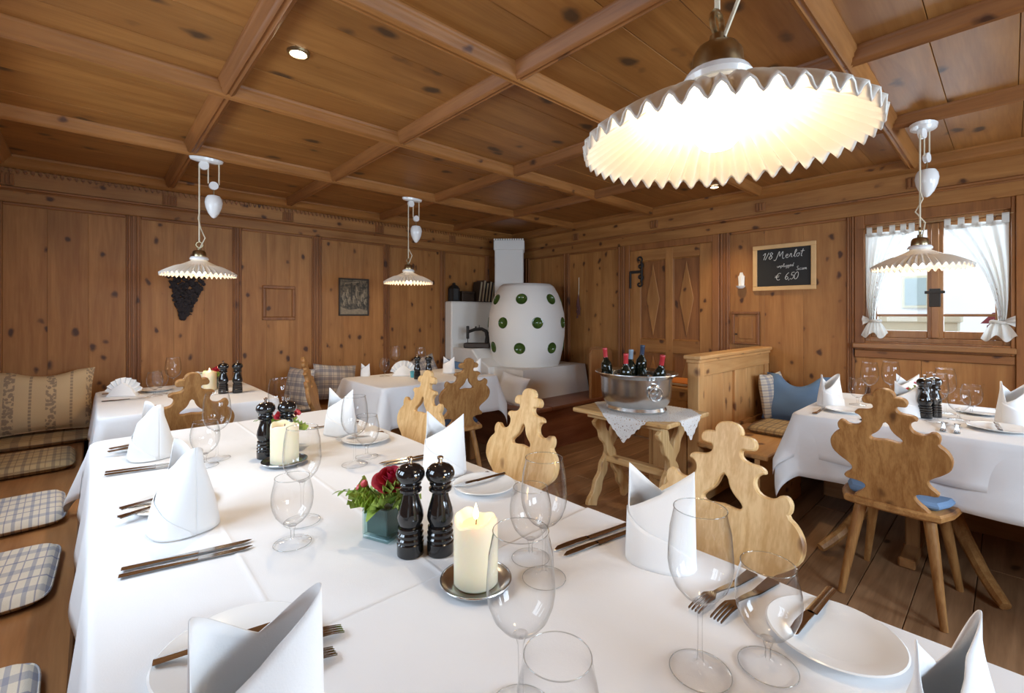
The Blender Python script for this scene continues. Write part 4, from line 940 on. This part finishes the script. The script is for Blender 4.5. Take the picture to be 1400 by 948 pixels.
pillow('pillow', .50, .42, .15, EMBR, (-4.34, -.232, .71), (R(72), 0, R(88)), 'cream embroidered pillow with dark ornamental bands in the left bench corner', 1, .03)
pillow('pillow', .40, .34, .12, PLAIDW, (-4.33, 1.70, .645), (R(70), R(6), R(84)), 'grey and cream plaid pillow leaning on the left wall bench', 2, .0)
pillow('pillow', .34, .34, .10, PLAIDW, (-4.28, 1.36, .64), (R(78), 0, R(20)), 'narrow plaid pillow seen edge-on behind the edge-on chair', 3)
pad((-4.25, 1.27, ZBN), R(90), PLAIDW, 'plaid seat pad lying on the left wall bench beside the edge-on chair', .36, .36, .045)
pillow('pillow', .42, .34, .12, PLAIDW, (-4.30, 2.62, .655), (R(64), R(-14), R(84)), 'striped plaid pillow behind the napkins of the stove table', 5)
pillow('pillow', .30, .30, .09, BLUEF, (-4.12, 2.93, .63), (R(80), R(10), R(30)), 'blue pillow corner showing behind the stove table', 6)
pillow('pillow', .32, .30, .10, CLOTH, (-3.27, 2.99, .56), (R(66), R(10), R(14)), 'white pillow leaning against the stove plinth behind the table', 7)
pillow('pillow', .46, .38, .14, BLUEF, (-1.11, 4.00, .64), (R(66), 0, R(4)), 'plain denim blue pillow in the corner of settle and right wall', 8, .09)
pillow('pillow', .36, .36, .10, PLAID, (-1.29, 4.03, .635), (R(82), 0, R(84)), 'patterned blue and white pillow wedged behind the plain blue one', 9)
pad((-1.08, 3.62, ZBN), R(90), PLAIDO, 'striped ochre seat pad on the settle below the blue pillow', .42, .40, .045)
pad((-.55, 3.98, ZBN), 0, PLAIDO, 'striped ochre seat pad on the bench under the window', .46, .40, .045)

# ------------------------------------------------------------------ tableware
G_W = [(.0425, .0010), (.040, .0026), (.022, .0048), (.009, .0085), (.0048, .016)]
def ring_b(r, z, t): return B().tube([(r * cos(2 * PI * k / 40), r * sin(2 * PI * k / 40), z) for k in range(40)], t, 6, True)
def wineparts(h, rb, rr, zb, foot):
    fo = B().lathe([(r * foot / .0425, z) for r, z in G_W], 36, cap=False)
    stm = B().lathe([(.0048, .015), (.0036, .03), (.0034, zb - .03), (.0042, zb - .012), (.008, zb + .001)], 12, cap=False)
    bp = [(0, zb), (.008, zb + .0008), (rb * .55, zb + .012), (rb * .80, zb + .026), (rb * .95, zb + .044), (rb, zb + .060), (rb * .985, zb + .075), (rb * .93, zb + (h - zb) * .78), (rr, h - .001), (rr + .0006, h)]
    kn = B().lathe([(0, zb - .001), (.007, zb - .0005), (.0105, zb + .0015), (.007, zb + .0035), (0, zb + .004)], 14)
    return fo.mesh('foot', 50), stm.mesh('stem', 60), B().lathe(bp, 40, cap=False).mesh('bowl', 70), ring_b(rr + .0003, h, .0007).mesh('rim', 80), ring_b(foot, .0012, .0007).mesh('foot_edge', 80), kn.mesh('bowl_base', 60)
WINE = wineparts(.238, .0455, .0365, .100, .0425)
WATER = wineparts(.152, .0448, .0365, .040, .040)
for q_ in (WINE, WATER):
    for k_, me in enumerate(q_): me.materials.append(GLASSE if k_ in (3, 4) else FOOTG if k_ == 0 else GLASS)
def glass(kind, x, y, label, z=ZT + .0035, s=1.0):
    t = thing('wine_glass' if kind is WINE else 'water_glass', label, 'glass', (x, y, z), 0, 'wine glasses' if kind is WINE else 'water glasses')
    t.scale = (s, s, s)
    for n, me in zip(('foot', 'stem', 'bowl', 'rim', 'foot_edge', 'bowl_base'), kind): link(n, me, t)
    return t
ZA = ZT + .0045
glass(WINE, -.307, .655, 'tall wine glass at right in front of the napkin and light chair', ZA); glass(WATER, -.243, .737, 'short-stemmed water glass beside the tall glass at the right plate', ZA)
glass(WINE, -.435, .415, 'wine glass in the foreground overlapping the lit candle', ZA); glass(WATER, -.332, .372, 'water glass at the bottom frame edge, nearest to the camera', ZA)
glass(WINE, -.624, .659, 'wine glass right of the lit candle with chair behind it', ZA); glass(WATER, -.695, .692, 'water glass just left of the wine glass right of the candle', ZA)
glass(WINE, -1.21, .392, 'wine glass in front of the far candle on the long table'); glass(WATER, -1.109, .338, 'water glass in front of the far wine glass, left of the flowers')
glass(WINE, -1.545, .675, 'wine glass behind the rose vase, before the farthest napkin'); glass(WATER, -1.60, .745, 'water glass behind the rose vase beside its wine glass')
glass(WINE, -1.945, .335, 'wine glass on the left side of the long table right of the far napkin'); glass(WATER, -1.885, .290, 'water glass on the left side of the long table by its wine glass')
glass(WINE, -2.20, .615, 'wine glass at the far end of the long table behind the mills')
glass(WATER, -3.80, .335, 'water glass on the left-hand table beside the fanned napkin'); glass(WINE, -3.76, .40, 'tall wine glass on the left-hand table behind the chair'); glass(WATER, -3.72, .30, 'second water glass on the left-hand table, nearer the chair')
glass(WATER, -3.60, 1.835, 'water glass at the left of the stove table'); glass(WINE, -3.78, 2.03, 'wine glass at the left of the stove table behind the water glass'); glass(WINE, -3.46, 2.10, 'wine glass standing behind the mills of the stove table')
glass(WINE, -.57, 3.42, 'left wine glass of the pair behind the brown chair at the window table'); glass(WINE, -.49, 3.55, 'right wine glass of the pair behind the brown chair at the window table'); glass(WATER, -.60, 3.27, 'small water glass left of the pair on the window table')
glass(WINE, -.245, 3.03, 'front wine glass right of the mills on the window table'); glass(WINE, -.235, 3.33, 'rear wine glass right of the mills on the window table'); glass(WATER, -.175, 3.17, 'water glass right of the mills on the window table'); glass(WATER, -.14, 3.40, 'rightmost water glass of the group on the window table')

# napkins
def napkin_pos(th, z, a, bb, h1, pinch):
    k = min(1.0, z / (h1 * .80)); rx = a * (1 - .05 * z / h1); ry = bb * (1 - pinch * k ** 1.4)
    c, s = cos(th), sin(th)
    return (rx * (abs(c) ** .72) * (1 if c >= 0 else -1), ry * (abs(s) ** .9) * (1 if s >= 0 else -1), z)
def napkin_mesh(a=.070, bb=.056, h0=.142, h1=.197, pinch=.88):
    N = 96; Mv = 12
    def fn(u, v):
        th = u * 2 * PI; c = cos(th); xn = (abs(c) ** .72) * (1 if c >= 0 else -1)
        top = h1 - (h1 - h0) * (1 - abs(xn)) ** .95
        if sin(th) < 0 and xn < 0:          # diagonal upper edge of the front layer
            low = h0 - (h0 - .108) * min(1, -xn / .9)
            e = max(0, (-xn - .93) / .07); top = low + (top - low) * e
        return napkin_pos(th, top * v, a, bb, h1, pinch)
    return B().grid(fn, N, Mv)
def flap_mesh(a=.070, bb=.056, h1=.197, pinch=.88):
    def fn(u, v):
        th = PI * 1.02 + u * PI * .96; top = .100 * (1 - u) ** .7 + .004
        x, y, z = napkin_pos(th, .001 + top * v, a, bb, h1, pinch)
        return (x * 1.03, y * 1.03 - .0026, z)
    return B().grid(fn, 36, 8)
NM = napkin_mesh().mesh('folded_cone', 50); NF = flap_mesh().mesh('fold_flap', 50)
NM2 = napkin_mesh(.066, .066, .146, .198, .62).mesh('folded_cone', 50); NF2 = flap_mesh(.066, .066, .198, .62).mesh('fold_flap', 50)
for me in (NM, NF, NM2, NF2): me.materials.append(NAPK)
def napkin(x, y, rz, label, z=ZT + .003, s=1.0, kind=0, grp='folded napkins'):
    t = thing('napkin', label, 'napkin', (x, y, z), R(rz), grp); t.scale = (s, s, s)
    for n, me in zip(('folded_cone', 'fold_flap'), ((NM, NF), (NM2, NF2))[kind]):
        o = link(n, me, t); md = o.modifiers.new('t', 'SOLIDIFY'); md.thickness = .0016; md.offset = 0
    return t
def fan_napkin(x, y, rz, label, z=ZT + .003, s=1.0):
    t = thing('napkin', label, 'napkin', (x, y, z), R(rz), 'folded napkins'); t.scale = (s, s, s)
    n = 9; vs = []; fs = []
    for k in range(n * 2 + 1):
        a = R(-78) + R(156) * k / (2 * n); zz = .018 if k % 2 else -.004
        vs += [(.01 * sin(a), zz * .2, .004), (.105 * sin(a), zz + .012 * cos(a), .012 + .105 * cos(a))]
    fs = [(2 * k, 2 * k + 1, 2 * k + 3, 2 * k + 2) for k in range(2 * n)]
    o = obj('pleated_fan', B().add(vs, fs), NAPK, t, smooth=0); md = o.modifiers.new('t', 'SOLIDIFY'); md.thickness = .0016
    obj('base_fold', B().prism([(-.085, 0), (.085, 0), (.05, .05), (0, .085), (-.05, .05)], -.03, .03, bev=.006, M=lambda a, z_, t_: (a, t_ * (1 - z_ * 8), z_)), NAPK, t)
    return t
napkin(-2.14, .165, 14, 'standing white napkin farthest along the left side of the long table', kind=1)
napkin(-1.375, .170, 12, 'standing white napkin in the middle of the left side of the long table', kind=1, s=1.04)
napkin(-.555, .135, 78, 'large out-of-focus napkin on the plate at the bottom left of the frame', ZT + .014, kind=1)
napkin(-1.995, .81, 24, 'standing white napkin at the far end of the right side of the long table')
napkin(-1.275, .868, 30, 'standing two-pointed white napkin behind the black mills')
napkin(-.505, .895, 20, 'standing two-pointed white napkin in front of the nearest light chair')
napkin(-.045, .690, 70, 'shaded napkin at the bottom right corner of the frame', ZT + .004, .93)
fan_napkin(-3.86, .15, 60, 'fanned white napkin on the left-hand table'); fan_napkin(-3.90, .55, 70, 'fanned white napkin half hidden behind the glasses of the left-hand table')
fan_napkin(-3.52, 1.97, 50, 'fanned white napkin on the stove table left of the mills', s=1.1); napkin(-3.72, 1.72, 40, 'small standing napkin at the left edge of the stove table', s=.55)
napkin(-3.42, 2.37, 40, 'standing napkin on the stove table right of the mills', s=.75); napkin(-3.20, 2.5, 40, 'standing napkin at the right end of the stove table', s=.72)
napkin(-.70, 3.12, 60, 'standing white napkin at the left end of the window table', s=.92, kind=1); napkin(-.355, 3.12, 20, 'opened white napkin beside the mills on the window table', s=.9)
napkin(.02, 3.22, 40, 'standing white napkin at the right frame edge on the window table', s=1.05, kind=1); napkin(-.42, 3.62, 30, 'ivory napkin tip at the back of the window table', s=.85)

# plates
PLM = B().lathe([(0, .004), (.052, .004), (.056, .002), (.060, .002), (.066, .008), (.092, .0135), (.0945, .0145), (.092, .016), (.066, .0105), (.056, .0065), (0, .006)], 48).mesh('plate', 40); PLM.materials.append(PORC)
def plate(x, y, label, z=ZT + .003, s=1.0):
    o = tag(link('bread_plate', PLM, None, (x, y, z)), label, 'plate', 'bread plates'); o.scale = (s, s, 1); return o
plate(-.800, .165, 'white plate under the foreground napkin at lower left', ZT + .004, 1.16); plate(-1.075, .872, 'small white plate with knife behind the lit candle')
plate(-.192, .872, 'white plate with a knife on it at lower right', ZT + .005, 1.0); plate(-1.80, .835, 'white plate behind the farthest napkin of the long table')
plate(-1.55, .165, 'plate half hidden behind the middle napkin on the left side'); plate(-2.29, .17, 'plate half hidden behind the far napkin on the left side')
plate(-.60, 2.99, 'bread plate at the left end of the window table'); plate(-.03, 3.03, 'bread plate at the right end of the window table', s=1.2); plate(-.10, 3.45, 'bread plate at the back of the window table', s=1.1)
plate(-3.95, .33, 'bread plate on the left-hand table by the wall')

# cutlery: handle end at the origin, pointing along +Y
def knife_parts(L=.225):
    h = B().grid(lambda u, v: ((u - .5) * (.016 + .004 * abs(v - .35)) , L * .56 * v, .0035 + .0028 * sin(PI * u)), 6, 14).grid(lambda u, v: ((u - .5) * (.016 + .004 * abs(v - .35)), L * .56 * v, .0035 - .0028 * sin(PI * u)), 6, 14)
    bl = B().prism([(-.0065, L * .555), (.0075, L * .555), (.009, L * .62), (.010, L * .80), (.008, L * .92), (-.003, L), (-.0065, L * .97)], .0028, .0045, bev=.0006)
    return h.mesh('handle', 50), bl.mesh('blade', 30)
def fork_parts(L=.20):
    zz = lambda v: .003 + .010 * max(0, v - .30) * (1 - max(0, (v - .75) / .25) ** 2 * .7) + (.006 * math.sin(PI * min(1, max(0, (v - .35) / .65))))
    h = B(); n = 16
    def hp(u, v): return ((u - .5) * (.017 * (1 - v) ** 1.2 + .006), L * .68 * v, zz(v * .68) + .0014)
    def hq(u, v): x, y, z = hp(u, v); return (x, y, z - .0026)
    h.grid(hp, 4, n).grid(hq, 4, n)
    t = B()
    def sl(x0, x1, y0, y1, w0, w1):
        def f(u, v, d=0): a, c = x0 + (x1 - x0) * v, (w0 + (w1 - w0) * v); return (a + (u - .5) * c, L * (y0 + (y1 - y0) * v), zz(y0 + (y1 - y0) * v) + .0012 - d)
        t.grid(lambda u, v: f(u, v), 2, 6); t.grid(lambda u, v: f(u, v, .0022), 2, 6)
    sl(0, 0, .67, .76, .007, .024)
    for k in range(4): x = -.0093 + k * .0062; sl(x, x, .755, 1.0, .0050, .0026)
    return h.mesh('handle', 60), t.mesh('tines', 60)
KN, BKN, FK = knife_parts(.232), knife_parts(.19), fork_parts(.205)
for p in (KN, BKN, FK):
    for me in p: me.materials.append(STEEL)
def cut(kind, hx, hy, tx, ty, label, z=ZT + .0035):
    a = math.atan2(ty - hy, tx - hx) - PI / 2; fork = kind is FK
    t = thing('fork' if fork else 'table_knife', label, 'fork' if fork else 'knife', (hx, hy, z), a, 'table cutlery')
    o1 = link('handle', kind[0], t); o2 = link('tines' if fork else 'blade', kind[1], t); return t
cut(KN, -1.225, .045, -1.180, .272, 'left knife of the pair lying in front of the middle left napkin'); cut(KN, -1.195, .040, -1.148, .265, 'right knife of the pair lying in front of the middle left napkin')
cut(KN, -1.985, .032, -1.945, .26, 'front knife of the pair between the two left-hand napkins'); cut(KN, -2.015, .034, -1.975, .26, 'rear knife of the pair between the two left-hand napkins')
cut(FK, -1.50, .05, -1.575, .265, 'fork passing behind the middle left napkin, nearer one', ZT + .018); cut(FK, -1.565, .055, -1.62, .27, 'fork passing behind the middle left napkin, farther one', ZT + .018)
cut(FK, -2.245, .045, -2.30, .26, 'fork passing behind the far left napkin, nearer one', ZT + .018); cut(FK, -2.29, .05, -2.355, .265, 'fork passing behind the far left napkin, farther one', ZT + .018)
cut(BKN, -.835, .065, -.800, .258, 'knife lying across the lower left plate', ZT + .021)
cut(FK, -.765, .10, -.740, .312, 'fork with upright tines right of the foreground napkin', ZT + .0055); cut(FK, -.705, .07, -.700, .265, 'second fork half behind the foreground napkin', ZT + .0055)
cut(KN, -.640, .975, -.680, .748, 'left knife of the pair lying left of the nearest standing napkin', ZT + .0055); cut(KN, -.612, .972, -.650, .746, 'right knife of the pair lying left of the nearest standing napkin', ZT + .0055)
cut(KN, -1.455, .965, -1.49, .735, 'left knife of the pair behind the rose vase'); cut(KN, -1.425, .965, -1.46, .735, 'right knife of the pair behind the rose vase')
cut(KN, -2.14, .955, -2.17, .70, 'knife lying at the far end left of the farthest napkin')
cut(BKN, -1.09, .968, -1.105, .785, 'knife on the small plate behind the candle', ZT + .018); cut(FK, -1.16, .965, -1.165, .765, 'fork lying just left of the small plate behind the candle')
cut(BKN, -.222, 1.00, -.232, .815, 'knife with broad blade on the lower right plate', ZT + .020)
cut(FK, -.312, .978, -.335, .785, 'fork behind the water glass at right, nearer the plate', ZT + .0055); cut(FK, -.350, .975, -.372, .783, 'fork behind the water glass at right, nearer the tall glass', ZT + .0055)
cut(FK, -1.885, .955, -1.90, .755, 'fork in front of the farthest standing napkin'); cut(FK, -1.84, .95, -1.855, .76, 'fork on the plate edge by the farthest standing napkin')
cut(KN, -3.68, .045, -3.66, .27, 'knife on the left-hand table in front of the fanned napkin'); cut(FK, -4.02, .05, -4.03, .25, 'fork on the left-hand table behind the fanned napkin')
cut(KN, -.50, 2.80, -.47, 3.02, 'knife on the window table left of the brown chair top'); cut(FK, -.70, 2.80, -.69, 3.0, 'fork at the left corner of the window table')
cut(FK, -.16, 2.80, -.17, 3.0, 'fork on the window table right of the brown chair'); cut(FK, -.205, 2.80, -.215, 3.0, 'second fork on the window table right of the brown chair'); cut(BKN, -.03, 2.93, -.05, 3.12, 'knife on the right plate of the window table', ZT + .018); cut(KN, -.05, 3.66, -.03, 3.43, 'knife at the back of the window table by the wall')

# pepper and salt mills
MB_ = B().lathe([(0, 0), (.0295, 0), (.0300, .003), (.0300, .026), (.0275, .0285), (.0295, .031), (.030, .036), (.0275, .040), (.0290, .043), (.0295, .048), (.0265, .052), (.0285, .056), (.028, .061), (.024, .064), (.0255, .068), (.0295, .078), (.0300, .086), (.0275, .100), (.0225, .116), (.0190, .128), (.0180, .136), (.0215, .138), (.0255, .142), (.0255, .147), (.021, .151), (.0205, .154), (0, .154)], 32).mesh('body', 35)
MH_ = B().lathe([(.018, .1545), (.024, .1555), (.0245, .158), (.022, .161), (.0285, .166), (.0325, .175), (.0325, .182), (.029, .191), (.021, .198), (.010, .2015), (0, .202)], 32).mesh('head', 35)
MF_ = B().lathe([(.0065, .2015), (.0045, .204), (.0045, .209), (.0072, .212), (.0072, .216), (.004, .218), (0, .2185)], 16).mesh('finial', 35)
MB_.materials.append(BLACK); MH_.materials.append(BLACK); MF_.materials.append(CHROME)
def mill(x, y, label, z=ZT + .0035, s=1.0):
    t = thing('pepper_mill', label, 'pepper mill', (x, y, z), random.uniform(0, 3), 'black mills'); t.scale = (s, s, s)
    for n, me in (('body', MB_), ('head', MH_), ('finial', MF_)): link(n, me, t)
mill(-.890, .515, 'glossy black mill next to the rose vase on the long table', ZT + .003, .97); mill(-.850, .566, 'glossy black mill nearer the lit candle on the long table', ZT + .003, .97)
mill(-1.845, .470, 'left black mill behind the far candle on the long table'); mill(-1.815, .535, 'right black mill behind the far candle on the long table')
mill(-3.535, .645, 'left black mill of the pair on the left-hand table'); mill(-3.50, .72, 'right black mill of the pair on the left-hand table')
mill(-3.27, 1.955, 'left black mill of the pair on the stove table', s=.92); mill(-3.20, 2.02, 'right black mill of the pair on the stove table', s=.92)
mill(-.295, 3.11, 'left black mill of the pair on the window table'); mill(-.265, 3.18, 'right black mill of the pair on the window table')

# candles
def candle(x, y, label, lit, z=ZT + .003, saucer=True, slabel='', s=1.0, power=.12):
    if saucer:
        t = thing('candle_saucer', slabel, 'saucer', (x, y, z)); t.scale = (s, s, s)
        obj('dish', B().lathe([(0, .002), (.046, .002), (.050, 0), (.058, .003), (.067, .0085), (.069, .012), (.066, .0125), (.057, .0065), (.050, .0045), (0, .0045)], 44), PEWTER, t)
        obj('rim', B().tube([(.068 * cos(2 * PI * k / 44), .068 * sin(2 * PI * k / 44), .012) for k in range(44)], .0018, 6, True), PEWTER, t)
    t = thing('pillar_candle', label, 'candle', (x, y, z + .0052), 0, 'ivory pillar candles'); t.scale = (s, s, s)
    rr = random.Random(int(abs(x) * 1000)); n = 40; prof = [(0, 0), (.040, 0), (.0425, .003), (.0425, .112), (.0418, .121), (.0385, .125), (.034, .121), (.026, .113), (.010, .110), (0, .110)]
    b = B().lathe(prof, n); b.v = [(px, py, pz + (.006 * sin(math.atan2(py, px) * 2 + 1.0) + .003 * sin(math.atan2(py, px) * 5) if pz > .109 and math.hypot(px, py) > .03 else 0)) for px, py, pz in b.v]
    obj('wax', b, WAX, t); obj('wick', B().tube([(0, 0, .109), (.001, 0, .118), (.003, 0, .124)], .0012, 5), IRON, t)
    if lit:
        obj('flame', B().lathe([(0, .119), (.004, .123), (.0055, .129), (.004, .138), (.0015, .147), (0, .152)], 12), FLAME, t)
        l = bpy.data.lights.new('flame_light', 'POINT'); l.energy = power; l.color = (1, .62, .25); l.shadow_soft_size = .012
        lo = bpy.data.objects.new('flame_light', l); COL.objects.link(lo); lo.parent = t; lo.location = (0, 0, .150)
candle(-.700, .548, 'lit ivory pillar candle in the foreground beside the black mills', True, slabel='round pewter saucer under the foreground candle', z=ZT + .004)
candle(-1.725, .50, 'ivory pillar candle in front of the far mills on the long table', False, slabel='round pewter saucer under the far candle of the long table', s=1.08)
candle(-3.74, .60, 'lit pillar candle on the left-hand table beside the mills', True, saucer=False)

# flowers
def leaf_b(L, w, curl=.2):
    def fn(u, v):
        ww = w * sin(PI * min(1, v * .92 + .04)) ** .8
        return ((u - .5) * ww, L * v, -curl * L * v * v + .12 * ww * abs(u - .5) * 2)
    return B().grid(fn, 4, 8)
LM = [leaf_b(.036, .022).mesh('leaf', 80), leaf_b(.045, .026, .45).mesh('leaf', 80), leaf_b(.030, .026, .1).mesh('leaf', 80)]
for me, m in zip(LM, (LEAF, LEAF2, LEAFD)): me.materials.append(m)
def frill():
    return B().grid(lambda u, v: ((u - .5) * .05 * (.35 + v) + .004 * sin(v * 9), .045 * v, .010 * sin(u * 22) * v + .008 * v), 14, 6)
FR = frill().mesh('leaf', 80); FR.materials.append(LEAF2)
def petal(r, h, w, open_):
    def fn(u, v):
        a = (u - .5) * w; rr = r * (.35 + .65 * v ** .7) + open_ * v * v
        return (rr * cos(a), rr * sin(a), h * v - open_ * .55 * v ** 4 + .002 * sin(u * 9))
    return B().grid(fn, 8, 7)
def rose_parts(par, loc, s=1.0):
    k = 0
    for r, h, n, w, op in ((.006, .030, 3, 2.6, 0), (.012, .033, 4, 2.0, .001), (.018, .034, 5, 1.7, .004), (.024, .032, 5, 1.6, .009), (.029, .028, 6, 1.4, .014)):
        me = petal(r * s, h * s, w, op * s).mesh('petal', 80); me.materials.append(ROSE)
        for q in range(n): link('petal', me, par, (loc[0], loc[1], loc[2] + .010 - .0025 * k), (R(random.uniform(-4, 4)), R(random.uniform(-4, 4)), 2 * PI * q / n + k * .7))
        k += 1
BERM = B().lathe([(0, -.009), (.006, -.007), (.0092, 0), (.007, .007), (.003, .011), (.0015, .013), (0, .012)], 12).mesh('rose_hip', 60); BERM.materials.append(BERRY)
def vase(x, y, rz, label, seed, nl=44, z=ZT + .003, s=1.0):
    t = thing('flower_vase', label, 'vase', (x, y, z), rz); t.scale = (s, s, s); r_ = random.Random(seed); hw = .0375; H = .078
    b = B().box(-hw, hw, -hw, hw, 0, .009, .002)
    for a in ((-hw, -hw + .005, -hw, hw), (hw - .005, hw, -hw, hw), (-hw + .005, hw - .005, -hw, -hw + .005), (-hw + .005, hw - .005, hw - .005, hw)): b.box(*a, .009, H, .001)
    obj('glass_cube', b, VASEG, t, smooth=0)
    obj('foam_block', B().box(-hw + .007, hw - .007, -hw + .007, hw - .007, .012, H - .006, .002), plain('dark_foam%d' % seed, (.11, .15, .14), .4, noise=.8, nscale=30), t, smooth=0)
    rp_ = link('rose', None, t, (.014, .010, H + .034), (R(14), R(8), 0)); rose_parts(rp_, (0, 0, 0), 1.12)
    for k in range(nl):
        a = r_.uniform(.2, 2 * PI - .9) + .75 if k % 4 else r_.uniform(0, 2 * PI); rr = r_.uniform(.020, .034); zz = H - .006 + r_.uniform(0, .020) * (1 - rr / .06)
        me = r_.choice((LM[0], LM[1], LM[1], FR, FR, LM[2], FR)); o = link('leaf', me, t, (rr * cos(a), rr * sin(a), zz), (R(r_.uniform(-10, 62)), R(r_.uniform(-25, 25)), a - PI / 2 + r_.uniform(-.5, .5)))
        q = r_.uniform(.8, 1.2); o.scale = (q, q, q)
    for k, (dx, dy, dz) in enumerate(((-.062, -.020, .028), (-.040, -.028, .045), (.045, .038, .058), (-.052, .03, .03))):
        link('rose_hip', BERM, t, (dx, dy, H + dz), (r_.uniform(-1, 1), r_.uniform(-1, 1), 0)); obj('twig', B().tube([(dx * .2, dy * .2, H), (dx * .7, dy * .7, H + dz * .7), (dx, dy, H + dz)], .0011, 5), LEAF, t)
    p0 = Vector((-.01, -.015, H + .005)); p1 = Vector((-.085, -.055, H + .030)); obj('twig', B().tube([p0, (p0 + p1) / 2 + Vector((0, 0, .012)), p1], .0011, 5), LEAF, t)
    for k in range(7):
        pp = p0.lerp(p1, .35 + .65 * k / 6); o = link('leaf', LM[0], t, tuple(pp + Vector((0, 0, .010 * sin(k / 6 * PI)))), (R(-8), R(10), R(125 + (48 if k % 2 else -48) * (k < 6)))); o.scale = (.62, .62, .62)
vase(-1.005, .515, R(22), 'glass cube vase with dark red rose and green leaves left of the front mills', 3, z=ZT + .003)
vase(-1.93, .555, R(10), 'small flower vase behind the far mills on the long table', 5, 22); vase(-3.84, .66, R(40), 'flower vase with red rose on the left-hand table behind the chair', 6, 18); vase(-.33, 3.36, R(40), 'small vase of greenery on the window table behind the mills', 9, 14)
tl = thing('tealight_holder', 'turquoise tealight glass on the stove table left of the mills', 'candle holder', (-3.38, 1.99, ZT + .003))
obj('cup', B().lathe([(0, 0), (.03, 0), (.034, .05), (.031, .05), (.028, .006), (0, .006)], 20), plain('turquoise_glass', (.10, .42, .50), .15), tl); obj('tealight', B().lathe([(0, .006), (.02, .006), (.02, .024), (0, .024)], 16), WAX, tl)
